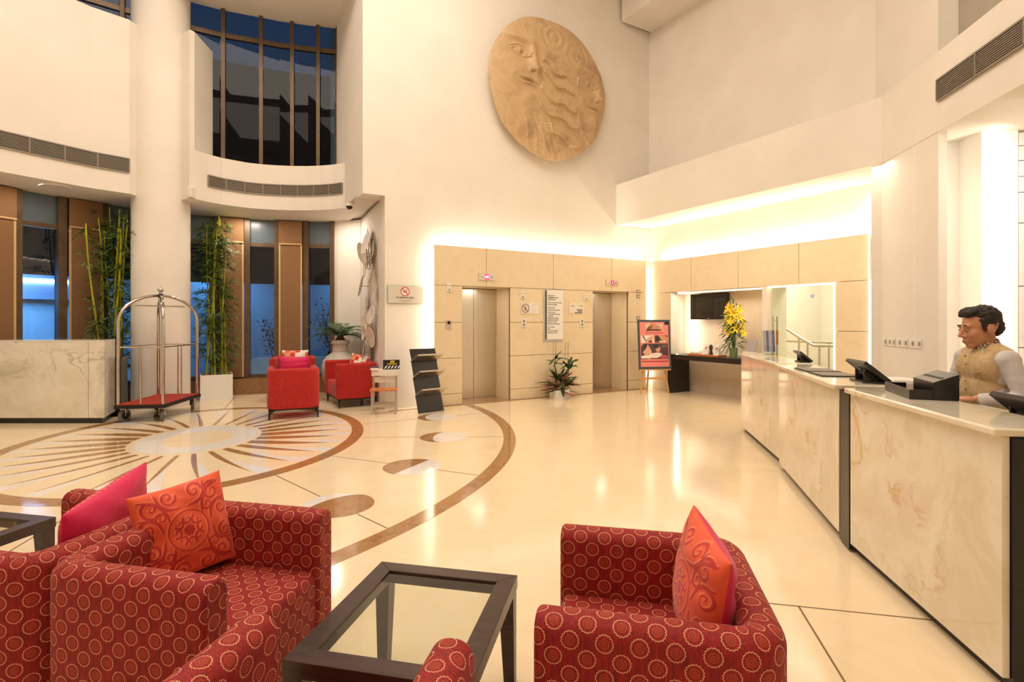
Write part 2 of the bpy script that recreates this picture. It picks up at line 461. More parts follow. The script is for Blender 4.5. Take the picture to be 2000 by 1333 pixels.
# ------------------------------------------------------------------ lift wall (wall_back)
wb = sroot('wall_back', E0, ROT_E, 'tall cream wall with the two lifts')
m = MB()
for t0, t1 in ((-.80, .528), (1.624, 3.615), (4.699, 6.2)): m.box(t0, t1, .16, 1.0, 0, 2.24)
m.box(-.80, 6.2, .16, 1.0, 2.24, 3.76)
m.box(-1.246, 6.2, .16, .6, 3.76, 9.6)
m.prism([(-.859, .16), (-.801, .16), (-.801, 1.001), (-.2, 1.001), (-.2, 2.75), (-.66, 2.75), (-.679, 2.563)], 0, 3.76)
m.box(-1.246, -.6, .6, 2.9, 3.80, 9.6)
m.build('wall_plaster', M['wall'], wb)
PT = 2.21
rows = [0, .21, .87, 1.53, PT, 2.95]
g = .004
def panel(t0, t1, z0, z1, root=wb, y0=0.0, y1=.035):
    MB().box(t0 + g, t1 - g, y0, y1, z0 + g, z1 - g).build('stone_panel', M['panel'], root, bevel=.003, bseg=1)
for t0, t1 in ((0, .558), (1.594, 2.614), (2.614, 3.645), (4.669, 5.20)):
    for z0, z1 in zip(rows[:4], rows[1:5]): panel(t0, t1, z0, z1)
for t0, t1 in ((0, 1.063), (1.063, 2.614), (2.614, 4.175), (4.175, 5.20)): panel(t0, t1, PT, 2.95)
m = MB()
for t0, t1 in ((0.02, .5575), (1.5945, 3.6445), (4.6695, 5.18)): m.box(t0, t1, .036, .0715, 0, PT)
m.box(0.02, 5.18, .036, .055, PT + .002, 2.93)
m.build('panel_backing', M['joint'], wb)
for k, (t0, t1) in enumerate(((.558, 1.594), (3.645, 4.669))):
    m = MB()
    for a, b in ((t0 - .029, t0), (t1, t1 + .029)): m.box(a, b, .072, .66, 0, PT)
    m.box(t0 - .029, t1 + .029, .072, .66, PT, PT + .028)
    m.build('lift_surround', M['panel'], wb)
    d = sroot('door_%d' % (k + 1), EW(0, 0, 0), ROT_E, 'brushed steel lift doors ' + ('below the lit floor display by the magazine rack' if k == 0 else 'nearest to the poster easel'))
    mid = (t0 + t1) / 2
    MB().box(t0 + .003, mid - .003, .585, .625, 0.012, PT - .01).build('door_leaf', M['steel'], d, bevel=.003)
    MB().box(mid + .003, t1 - .003, .585, .625, 0.012, PT - .01).build('door_leaf', M['steel'], d, bevel=.003)
    MB().box(t0, t1, .63, .68, 0, PT).build('shaft_cover', M['dark_metal'], d)
    MB().box(t0, t1, .56, .63, 0.001, .010).build('door_sill', M['alu'], d)

# ------------------------------------------------------------------ reception wall (wall_right)
wr = sroot('wall_right', R0, ROT_R, 'reception wall with stone panels, television niche and glass door')
m = MB()
m.box(-.3, .61, .12, .6, 0, 2.95); m.box(4.15, 4.75, .12, .6, 0, 2.95)
m.box(2.84, 2.93, .0, .6, 0, 2.19)
m.box(-.3, 4.75, .12, .6, 2.19, 9.6)
m.build('wall_plaster', M['wall_r'], wr)
MB().box(.6105, .622, .0, .419, 0, 2.189).build('niche_reveal', M['white'], wr)
m = MB().box(.612, 2.838, .42, .5, 0, 2.19)
m.box(.623, 2.838, .13, .42, 2.155, 2.188)
m.build('niche_back', M['niche_wood'], wr)
for s0, s1 in ((.06, 1.182), (1.182, 2.329), (2.329, 3.535), (3.535, 4.66)): panel(s0, s1, 2.19, 2.92, wr)
for z0, z1 in ((0, .70), (.70, 1.39), (1.39, 2.19)):
    panel(.06, .61, z0, z1, wr); panel(4.15, 4.66, z0, z1, wr)
m = MB()
m.box(.08, .60, .036, .06, 0, 2.18); m.box(4.16, 4.64, .036, .06, 0, 2.18); m.box(.08, 4.64, .036, .055, 2.2, 2.90)
m.build('panel_backing', M['joint'], wr)
# lit reveal around the glass door
rv = NT('lit_reveal'); rv.set(Base_Color=rgb(255, 240, 210), Emission_Color=rgb(255, 232, 190), Emission_Strength=2.2)
m = MB().box(4.115, 4.148, .01, .14, 0, 2.19).box(2.94, 4.115, .01, .14, 2.165, 2.19)
m.build('reveal_light', rv.m, wr)
d3 = sroot('door_3', R0, ROT_R, 'frameless glass door to the stair hall')
MB().box(2.945, 4.11, .10, .112, .01, 2.16).build('glass_leaf', M['glass'], d3)
for y in (.045, .165):
    h = MB().tube([(3.03, y, .88), (3.03, y, 1.64)], .016, 12).build('door_handle', M['chrome'], d3, smooth='auto')
    MB().tube([(3.03, y, 1.12), (3.03, y, 1.385)], .021, 12).build('handle_grip', M['teak'], h, smooth='auto')
    MB().tube([(3.03, y, .95), (3.03, .106, .95)], .008, 8).tube([(3.03, y, 1.57), (3.03, .106, 1.57)], .008, 8).build('handle_stud', M['chrome'], h)
MB().lathe([(.0, 0), (.035, 0), (.035, .003), (0, .003)], 20, (0, 0, 0)).build('door_sticker', plain('sticker', rgb(170, 190, 235), .5), d3).matrix_local = Matrix.Translation((3.72, .097, 1.98)) @ Matrix.Rotation(PI / 2, 4, 'X')
# stair hall behind the glass door
sh = struct(MB().box(2.0, 5.2, 3.2, 3.3, 0, 3.6).box(5.1, 5.2, .62, 3.2, 0, 3.6).box(2.0, 2.1, .62, 3.2, 0, 3.6).box(2.0, 5.2, .62, 3.3, 3.6, 3.7).build('wall_stair', M['wall_r']), 'plain cream wall of the stair hall')
sh.location = R0; sh.rotation_euler = (0, 0, ROT_R)
rl = thing('stair_railing', 'stainless steel stair railing with thin rods behind the glass door', 'railing', RW(0, .9, 0), ROT_R)
MB().tube([(2.2, 0, 1.70), (2.30, 0, 1.66), (2.97, 0, 1.26), (3.27, 0, 1.10), (3.34, 0, 1.095), (4.4, 0, 1.12)], .026, 12).build('handrail', M['steel'], rl, smooth='auto')
MB().tube([(2.1, .22, 1.155), (4.4, .22, 1.155)], .022, 12).build('handrail', M['steel'], rl, smooth='auto')
for x, y, z in ((2.99, 0, 1.25), (3.03, .22, 1.15), (3.38, 0, 1.10), (3.43, .22, 1.15), (2.25, 0, 1.68), (4.3, 0, 1.11)):
    MB().tube([(x, y, 0.0), (x, y, z)], .018, 10).build('post', M['steel'], rl, smooth='auto')
for k in range(4):
    z = .22 + .2 * k
    MB().tube([(2.1, 0, z + .45 + .1), (2.97, 0, z), (3.38, 0, z - .06), (4.4, 0, z - .05)], .005, 6).build('rod', M['steel'], rl)

# ------------------------------------------------------------------ bulkhead, pillar, back office
fr = [EW(4.44, .16), Vector((5.07, 7.23, 0)), Vector((4.66, 4.80, 0)), Vector((4.04, 1.2, 0))]
o = MB().prism([(p.x, p.y) for p in fr] + [(8.0, 1.2), (8.0, 7.4), tuple(RW(4.7, .13)[:2]), tuple(RW(-.1, .13)[:2])], 3.72, 4.63).build('trim_1', M['wall_r'])
struct(o, 'deep cream bulkhead over the reception')
o = MB().prism([(5.0, 7.34), (5.075, 7.24), (4.875, 6.03), (4.95, 6.0), (5.02, 6.10), (5.6, 7.0), tuple(RW(4.76, .5)[:2]), tuple(RW(4.76, .05)[:2])], 0, 3.72).build('trim_2', M['wall_r'])
struct(o, 'cream pillar with the switch plates')
m = MB()
m.prism([(5.66, 8.2), (5.3, 6.56), (5.5, 6.5), (5.95, 8.2)], 4.63, 9.6)
m.prism([(5.5, 6.9), (8.0, 6.7), (8.0, 6.9), (5.5, 7.1)], 4.63, 9.6)
struct(m.build('wall_upper_right', M['wall_r']), 'upper cream wall above the bulkhead')
bo = sroot('wall_office', (0, 0, 0), 0, 'white wall behind the reception staff')
MB().prism([(4.95, 6.40), (5.5, 6.36), (5.5, 6.5), (4.95, 6.5)], 0, 3.72).prism([(5.36, 6.02), (5.74, 5.98), (5.74, 6.36), (5.40, 6.37)], 0, 3.72).prism([(5.74, 6.06), (8.0, 5.9), (8.0, 6.3), (5.74, 6.3)], 0, 3.72).build('wall_plaster', M['white'], bo)
zs = [0, .6, 1.25, 1.95, 2.67, 3.02, 3.2, 3.38, 3.55, 3.70]
for z0, z1 in zip(zs[:-1], zs[1:]):
    MB().prism([(5.765, 6.0), (7.9, 5.84), (7.9, 5.90), (5.765, 6.055)], z0 + .005, z1 - .005).build('stone_panel', M['inlay_white'], bo)
o = MB().prism([tuple(RW(-.1, -.78)[:2]), tuple(RW(9.5, -.78)[:2]), tuple(RW(9.5, .12)[:2]), tuple(RW(-.1, .12)[:2])], 8.33, 9.6).build('trim_3', M['wall_r'])
struct(o, 'ceiling beam along the reception side')

# ------------------------------------------------------------------ rotunda: column, gallery, windows
o = MB().lathe([(.46, 0), (.46, 9.6)], 64, (-6.45, 9.70, 0)).build('column', M['wall'], smooth='auto')
struct(o, 'thick round cream column behind the luggage cart')
WC = Vector((-4.07, 7.2, 0)); WR = 4.52
def arcp(deg, r=WR): return (WC.x + r * math.cos(math.radians(deg)), WC.y + r * math.sin(math.radians(deg)))
LIPL = [(-7.8, -4.4), (-7.8, 5.5), (-7.8, 6.6), (-7.72, 7.2), (-7.54, 7.77), (-7.28, 8.24), (-6.97, 8.75), (-6.62, 9.12), (-6.60, 9.40)]
LIPR = [(-6.12, 9.66), (-5.76, 9.42), (-5.72, 9.50), (-5.62, 9.74), (-5.48, 9.97), (-5.17, 10.25), (-4.93, 10.37), (-4.66, 10.44), (-4.37, 10.485), (-4.07, 10.49), (-3.80, 10.46), (-3.53, 10.39), (-3.30, 10.29), (-3.06, 10.14)]
outer = [tuple(EW(-.862, 2.2)[:2]), tuple(EW(-.862, 2.74)[:2])] + [arcp(a, WR + .2) for a in range(88, 181, 4)] + [(-8.8, -4.4)]
o = MB().prism(LIPL + LIPR + [tuple(EW(-1.24, .62)[:2]), tuple(EW(-.864, .62)[:2])] + outer, 3.76, 4.64).build('ceiling_gallery', M['wall'])
struct(o, 'cream gallery edge curving over the windows')
m = MB().strip(LIPL[::-1] , -.22, 4.64, 6.77)
m.prism([(-6.12, 9.66), (-5.76, 9.42), (-5.72, 9.5), (-5.80, 10.22), (-5.98, 10.22), (-6.12, 9.95)], 4.64, 6.77)
struct(m.build('wall_left', M['wall']), 'curved cream upper wall of the rotunda')
struct(MB().box(-8.8, -8.6, -4.4, 7.2, 0, 3.76).build('wall_far_left', M['wall']), 'plain wall left of the rotunda')
struct(MB().box(-9.6, 8.2, -4.6, -4.4, 0, 9.6).build('wall_front', M['wall_r']), 'wall behind the viewer')
struct(MB().box(8.0, 8.2, -4.4, 8, 0, 9.6).build('wall_far_right', M['wall_r']), 'far wall behind the reception')
struct(MB().prism([(-9.6, -4.6), (8.2, -4.6), (8.2, 13), (-3.0, 13), (-3.2, 11.2), (-9.6, 8.6)], 9.6, 9.75).build('ceiling', M['wall']), 'hall ceiling')
UPW = [(-9.0, 8.0), (-7.9, 8.75), (-7.0, 9.5), (-6.2, 10.04), (-5.72, 10.32), (-5.2, 10.53), (-4.72, 10.72), (-4.2, 10.87), (-3.70, 10.98), (-3.3, 11.05)]
struct(MB().prism([(-5.9, 9.1), (-2.55, 8.95), (-3.3, 11.3)] + UPW[:1:-1] + [(-6.5, 9.5)], 7.65, 9.6).build('ceiling_soffit', M['wall']), 'soffit over the upper windows')
# lower wall between glazing and sculpture wall
o = MB().prism([(-3.96, 11.70), (-3.285, 11.44), (-3.2, 11.8), (-3.9, 11.95)], 0, 3.76).build('wall_alcove', M['wall'])
struct(o, 'white wall beside the vase')

w1 = sroot('window_1', (0, 0, 0), 0, 'tall ground floor windows with bronze mullions')
def arc_piece(name, a0, a1, r0, r1, z0, z1, mat, parent, n=4):
    pts = [arcp(a0 + (a1 - a0) * i / n, r0) for i in range(n + 1)] + [arcp(a1 + (a0 - a1) * i / n, r1) for i in range(n + 1)]
    return MB().prism(pts, z0, z1).build(name, mat, parent)
BAYS = [('g', 89.3, 95.4), ('b', 96.8, 103.3), ('g', 104.5, 110.7), ('b', 112.1, 118.0), ('g', 119.2, 126.0), ('b', 127.3, 133.5), ('g', 134.8, 142.4), ('b', 143.6, 150.35), ('g', 152.0, 158.5), ('b', 159.8, 166.5), ('g', 167.8, 174), ('b', 175, 180)]
prev = 88.3
for kind, a0, a1 in BAYS:
    arc_piece('mullion', prev, a0, WR - .10, WR + .06, .33, 3.76, M['bronze'], w1, 1)
    arc_piece('transom', a0, a1, WR - .05, WR + .03, 3.17, 3.25, M['bronze'], w1)
    arc_piece('bottom_rail', a0, a1, WR - .05, WR + .03, .33, .40, M['bronze'], w1)
    arc_piece('pane', a0, a1, WR - .006, WR + .006, .40, 3.17, M['glass_win'], w1)
    arc_piece('upper_pane', a0, a1, WR - .006, WR + .006, 3.25, 3.76, M['frosted'], w1)
    prev = a1
nb = 0
BL = ['beside the white alcove wall and vase', 'behind the bamboo in the white planter', 'hidden largely behind the round column', 'behind the bamboo left of the column', 'at the left edge above the onyx desk', 'outside the picture on the left']
for kind, a0, a1 in BAYS:
    if kind != 'b' or a0 > 170 or (a0 > 127 and a0 < 130): continue
    mid = arcp((a0 + a1) / 2, WR - .12)
    t = thing('roman_blind', 'woven brown bamboo roman blind ' + ['nearest the white alcove wall', 'just right of the planter bamboo', 'between the onyx desk and the column', 'at the left edge of the picture'][nb], 'blind', (0, 0, 0), 0, 'bamboo roman blinds')
    arc_piece('blind_cloth', a0 + .15, a1 - .15, WR - .135, WR - .122, .36, 3.25, M['blind'], t)
    arc_piece('blind_valance', a0 + .1, a1 - .1, WR - .155, WR - .138, 3.22, 3.74, M['blind'], t)
    arc_piece('valance_tape', a0 + .1, a1 - .1, WR - .160, WR - .156, 3.22, 3.25, M['tape'], t)
    for b in (a0 + .1, a1 - .55): arc_piece('edge_tape', b, b + .45, WR - .142, WR - .1365, .36, 3.22, M['tape'], t, 1)
    nb += 1
st = [arcp(a, WR - .28) for a in range(88, 181, 4)] + [arcp(a, WR + .1) for a in range(180, 87, -4)]
struct(MB().prism(st, 0, .33).build('trim_4', M['sill']), 'brown stone sill under the windows')

w2 = sroot('window_2', (0, 0, 0), 0, 'dark upper gallery windows with blue transoms')
def upw(px, t):  # point along polyline UPW
    pass
pts = [Vector((x, y, 0)) for x, y in UPW]
for a, b in zip(pts[:-1], pts[1:]):
    d = (b - a).normalized(); n = Vector((-d.y, d.x, 0)); L = (b - a).length
    MB().obox((a + b) / 2 + Vector((0, 0, 5.9)), d * (L / 2), n * .006, Vector((0, 0, 1.26))).build('pane', M['glass_up'], w2)
    MB().obox((a + b) / 2 + Vector((0, 0, 7.40 if a.x > -6.9 else 8.4)), d * (L / 2), n * .006, Vector((0, 0, .25 if a.x > -6.9 else 1.2))).build('upper_pane', M['glass_up'], w2)
    MB().obox((a + b) / 2 + Vector((0, 0, 7.155)), d * (L / 2), n * .04, Vector((0, 0, .045))).build('transom', M['bronze'], w2)
for p in ((-6.2, 10.04), (-5.66, 10.345), (-5.04, 10.595), (-4.50, 10.785), (-4.02, 10.915), (-3.64, 10.99), (-7.0, 9.5), (-7.9, 8.75)):
    hi = 7.65 if p[0] > -6.9 else 9.6
    MB().obox((p[0], p[1], (4.64 + hi) / 2), Vector((.9, .38, 0)).normalized() * .035, Vector((-.38, .9, 0)).normalized() * .09, Vector((0, 0, (hi - 4.64) / 2))).build('mullion', M['bronze'], w2)

# ------------------------------------------------------------------ outside
struct(MB().box(-22, 4, 12.95, 26, -.2, -.08).box(-22, -9.7, -5, 12.95, -.2, -.08).build('ground_outside', plain('dark_paving', rgb(58, 62, 70), .7)), 'dark paving outside the windows')
ow = [arcp(a, 7.4) for a in range(62, 196, 5)] + [arcp(a, 7.7) for a in range(195, 61, -5)]
struct(MB().prism(ow, -.1, 2.55).build('wall_garden', plain('garden_wall', rgb(196, 206, 214), .8)), 'pale garden wall outside')
of = [arcp(a, 11.0) for a in range(55, 200, 6)] + [arcp(a, 11.5) for a in range(199, 54, -6)]
struct(MB().prism(of, -.1, 9.9).build('wall_facade', mottled('dark_facade', rgb(40, 38, 36), rgb(62, 58, 54), 1.2, .8)), 'dark building added outside to block the sky')  # dark block added so no sky shows below the upper transoms
# ------------------------------------------------------------------ upholstery
def make_ring_fabric(name):
    m = NT(name); uv = m.n('ShaderNodeUVMap'); sep = m.n('ShaderNodeSeparateXYZ'); m.l(uv.outputs[0], sep.inputs[0])
    A, B = 0.098, 0.098
    def cell(off):
        x = m.math('SUBTRACT', m.math('FRACT', m.math('ADD', m.math('DIVIDE', sep.outputs[0], A), off)), .5)
        y = m.math('SUBTRACT', m.math('FRACT', m.math('ADD', m.math('DIVIDE', sep.outputs[1], B), off)), .5)
        x = m.math('MULTIPLY', x, A); y = m.math('MULTIPLY', y, B)
        r = m.math('SQRT', m.math('ADD', m.math('MULTIPLY', x, x), m.math('MULTIPLY', y, y)))
        return r, m.math('ARCTAN2', y, x)
    r1, a1 = cell(0.0); r2, a2 = cell(0.5)
    first = m.math('LESS_THAN', r1, r2)
    r = m.math('MINIMUM', r1, r2)
    a = m.math('ADD', m.math('MULTIPLY', a1, first), m.math('MULTIPLY', a2, m.math('SUBTRACT', 1.0, first)))
    sc = m.math('MULTIPLY', m.math('COSINE', m.math('MULTIPLY', a, 16.0)), 0.0012)
    rr = m.math('ADD', r, sc)
    def band(r0, w):
        d = m.math('ABSOLUTE', m.math('SUBTRACT', rr, r0))
        return m.ramp(m.math('DIVIDE', d, w), [(0.45, (1, 1, 1, 1)), (1.0, (0, 0, 0, 1))])
    v = m.obj((160, 160, 14)); wv = m.noise(1.0, 3, 0.6, 0, v)
    ground = m.ramp(wv, [(0.3, rgb(106, 3, 4)), (0.55, rgb(148, 10, 8)), (0.75, rgb(180, 26, 16))])
    inside = m.math('LESS_THAN', rr, 0.0225)
    disc = m.ramp(m.math('DIVIDE', rr, 0.0225), [(0.0, rgb(190, 66, 34)), (0.5, rgb(150, 34, 20)), (1.0, rgb(172, 44, 26))])
    c = m.mix(m.math('MULTIPLY', inside, .14), ground, disc)
    c = m.mix(m.math('MULTIPLY', band(0.0125, 0.0022), .35), c, rgb(214, 110, 60))
    c = m.mix(m.math('MULTIPLY', band(0.0055, 0.0020), .35), c, rgb(214, 110, 60))
    c = m.mix(m.math('MULTIPLY', band(0.0245, 0.0018), .9), c, rgb(236, 176, 136))
    m.l(c, m.b.inputs['Base Color'])
    m.set(Roughness=0.75, Sheen_Weight=0.08, Sheen_Roughness=0.4)
    m.bump(wv, 0.25, 0.004)
    return m.m
def make_red_fabric(name):
    m = NT(name); v = m.obj((70, 70, 22)); f = m.noise(1.0, 3, 0.6, 0, v)
    m.l(m.ramp(f, [(0.3, rgb(150, 14, 10)), (0.7, rgb(194, 32, 22))]), m.b.inputs['Base Color'])
    m.set(Roughness=0.8, Sheen_Weight=0.1); m.bump(f, 0.3, 0.004); return m.m
M['ring'] = make_ring_fabric('red_ring_fabric')
M['red'] = make_red_fabric('red_chenille')

def tub_shell(w, d, h, zb, th, r, rb=0.02, corner=0.02):
    """U-shaped arm/back shell, opening towards +y; uv in metres along the shell"""
    mb = MB()
    cx, yb, yf = w / 2 - th / 2, -d / 2 + th / 2, d / 2 - rb
    rc = th / 2 + corner
    path = []
    def arc(cx0, cy0, a0, a1, n=6):
        for i in range(n + 1):
            a = a0 + (a1 - a0) * i / n; path.append((cx0 + rc * math.cos(a), cy0 + rc * math.sin(a)))
    path.append((cx, yf)); path.append((cx, yf * .3 + yb * .7 + .0))
    arc(cx - rc, yb + rc, 0, -PI / 2); arc(-cx + rc, yb + rc, -PI / 2, -PI)
    path.append((-cx, yf * .3 + yb * .7)); path.append((-cx, yf))
    P = [Vector(p) for p in path]
    def prof(ins):
        hw, ht, q = th / 2 - ins, h - ins, max(r - ins, .002); o = [(hw, zb), (hw, (zb + ht) * .5)]
        for i in range(7):
            a = PI / 2 * i / 6; o.append((hw - q + q * math.cos(a), ht - q + q * math.sin(a)))
        for i in range(7):
            a = PI / 2 + PI / 2 * i / 6; o.append((-hw + q + q * math.cos(a), ht - q + q * math.sin(a)))
        o += [(-hw, (zb + ht) * .5), (-hw, zb)]; return o
    rings = []; us = []
    def ring(p, n, ins, u):
        rings.append([(p.x + n.x * o, p.y + n.y * o, z) for o, z in prof(ins)]); us.append(u)
    K = 4; u = 0.0
    n0 = Vector((1, 0)); 
    for i in range(K, 0, -1):
        a = PI / 2 * i / K; ring(P[0] + Vector((0, rb * math.sin(a))), n0, rb * (1 - math.cos(a)), -rb * a)
    for i, p in enumerate(P):
        t = (P[min(i + 1, len(P) - 1)] - P[max(i - 1, 0)]).normalized()
        if i == 0 or i == len(P) - 1: t = (P[1] - P[0]).normalized() if i == 0 else (P[-1] - P[-2]).normalized()
        n = Vector((-t.y, t.x))
        if i: u += (p - P[i - 1]).length
        ring(p, n, 0, u)
    for i in range(1, K + 1):
        a = PI / 2 * i / K; ring(P[-1] + Vector((0, rb * math.sin(a))), Vector((-1, 0)), rb * (1 - math.cos(a)), u + rb * a)
    pr = prof(0); vv = [0.0]
    for a, b in zip(pr[:-1], pr[1:]): vv.append(vv[-1] + math.hypot(b[0] - a[0], b[1] - a[1]))
    n = len(pr); vs = []; uvs = []
    for k, rg in enumerate(rings):
        vs += rg
    fs = [(i * n + j, i * n + j + 1, (i + 1) * n + j + 1, (i + 1) * n + j) for i in range(len(rings) - 1) for j in range(n - 1)]
    seam = n - 4
    run = [[0.0], [0.0]]
    for i in range(1, len(rings)):
        for q, j in ((0, 1), (1, n - 2)): run[q].append(run[q][-1] + math.dist(rings[i][j], rings[i - 1][j]))
    base = len(mb.f)
    fs += [(i * n, (i + 1) * n, (i + 2) * n - 1, (i + 1) * n - 1) for i in range(len(rings) - 1)]
    mb.add(vs, fs)
    k = base
    for i in range(len(rings) - 1):
        for j in range(n - 1):
            R_ = run[0] if j < seam else run[1]
            mb.uv[k] = [(R_[i], vv[j]), (R_[i], vv[j + 1]), (R_[i + 1], vv[j + 1]), (R_[i + 1], vv[j])]; k += 1
    for rg in (rings[0], rings[-1]):
        mb.add(rg, [tuple(range(n))], [(p[0], p[2]) for p in rg])
    return mb
def seat_block(w, y0, y1, z0, z1, r=.035):
    pr = [(y0, z0), (y1 - .004, z0), (y1, z0 + .01), (y1, z1 - r)]
    for i in range(1, 7):
        a = PI / 2 * i / 6; pr.append((y1 - r + r * math.cos(a), z1 - r + r * math.sin(a)))
    pr.append((y0, z1))
    vv = [0.0]
    for a, b in zip(pr[:-1], pr[1:]): vv.append(vv[-1] + math.hypot(b[0] - a[0], b[1] - a[1]))
    n = len(pr); vs = []; uvs = []
    for x in (-w / 2, w / 2):
        vs += [(x, y, z) for y, z in pr]; uvs += [(x, q) for q in vv]
    fs = [(j, j + 1, n + j + 1, n + j) for j in range(n - 1)] + [tuple(range(n)), tuple(range(n, 2 * n)), (0, n, 2 * n - 1, n - 1)]
    return MB().add(vs, fs, uvs)
def ring_chair(label, x, y, rot, w=.79):
    t = thing('tub_armchair', label, 'armchair', (x, y, 0), rot, 'patterned red tub armchairs')
    d = .72; th = .125
    tub_shell(w, d, .68, .09, th, .055).build('shell', M['ring'], t, smooth='auto')
    seat_block(w - 2 * th - .006, -d / 2 + th + .002, d / 2 - .012, .09, .42).build('seat', M['ring'], t, smooth='auto')
    for sx in (-1, 1):
        for sy in (-1, 1): MB().box(sx * (w / 2 - .06) - .025, sx * (w / 2 - .06) + .025, sy * .30 - .025, sy * .30 + .025, 0, .092).build('leg', M['wenge'], t)
    return t
ra = ROT_A
A_ = Vector((-1.280, 2.180, 0)); B_ = Vector((0.495, 1.855, 0))
ring_chair('patterned red tub armchair holding the square orange pillow, left of the glass table', A_.x, A_.y, ra - PI / 2)
D_ = A_ - AA * .735
ring_chair('patterned red tub armchair holding the pink pillow, back against its neighbour', D_.x, D_.y, ra + PI / 2)
ring_chair('patterned red tub armchair with orange pillow right of the glass table', B_.x, B_.y, ra + PI / 2)
C_ = Vector((-.435, 1.52, 0)) - BB * .36 - AA * .02
ring_chair('patterned red tub armchair cut off by the bottom edge, facing the glass table', C_.x, C_.y, ra, .73)

# ------------------------------------------------------------------ glass tables
def glass_table(label, x, y, rot):
    t = thing('coffee_table', label, 'table', (x, y, 0), rot, 'square glass coffee tables')
    w, d, h, b = .635, .72, .45, .075
    for s in (-1, 1):
        MB().add([(s * w / 2, -d / 2, h), (s * w / 2, d / 2, h), (s * (w / 2 - b), d / 2 - b, h), (s * (w / 2 - b), -d / 2 + b, h)] + [(s * w / 2, -d / 2, h - .055), (s * w / 2, d / 2, h - .055), (s * (w / 2 - b), d / 2 - b, h - .055), (s * (w / 2 - b), -d / 2 + b, h - .055)],
                 [(0, 1, 2, 3), (7, 6, 5, 4), (0, 4, 5, 1), (1, 5, 6, 2), (2, 6, 7, 3), (3, 7, 4, 0)]).build('side_rail', M['wenge'], t, bevel=.0015, bseg=1)
        MB().add([(-w / 2, s * d / 2, h), (w / 2, s * d / 2, h), (w / 2 - b, s * (d / 2 - b), h), (-w / 2 + b, s * (d / 2 - b), h)] + [(-w / 2, s * d / 2, h - .055), (w / 2, s * d / 2, h - .055), (w / 2 - b, s * (d / 2 - b), h - .055), (-w / 2 + b, s * (d / 2 - b), h - .055)],
                 [(0, 1, 2, 3), (7, 6, 5, 4), (0, 4, 5, 1), (1, 5, 6, 2), (2, 6, 7, 3), (3, 7, 4, 0)]).build('end_rail', M['wenge'], t, bevel=.0015, bseg=1)
    for sx in (-1, 1):
        for sy in (-1, 1):
            x0, y0 = sx * (w / 2 - .004), sy * (d / 2 - .004)
            top = [(x0, y0), (x0 - sx * .066, y0), (x0 - sx * .066, y0 - sy * .066), (x0, y0 - sy * .066)]
            bot = [(x0, y0), (x0 - sx * .045, y0), (x0 - sx * .045, y0 - sy * .045), (x0, y0 - sy * .045)]
            MB().add([(p[0], p[1], h - .056) for p in top] + [(p[0], p[1], 0) for p in bot], [(0, 1, 2, 3), (4, 5, 6, 7), (0, 4, 5, 1), (1, 5, 6, 2), (2, 6, 7, 3), (3, 7, 4, 0)]).build('leg', M['wenge'], t)
    MB().box(-w / 2 + b + .001, w / 2 - b - .001, -d / 2 + b + .001, d / 2 - b - .001, h - .018, h - .008).build('glass_top', M['glass_table'], t)
    return t
ft = Vector((-.598, 2.416, 0)) + AA * .318 - BB * .36
glass_table('dark wood coffee table with glass top between the patterned armchairs', ft.x, ft.y, ra)
ft = Vector((-2.563, 2.966, 0)) - AA * .318 - BB * .36
glass_table('dark wood glass coffee table at the left edge behind the pink pillow', ft.x, ft.y, ra)

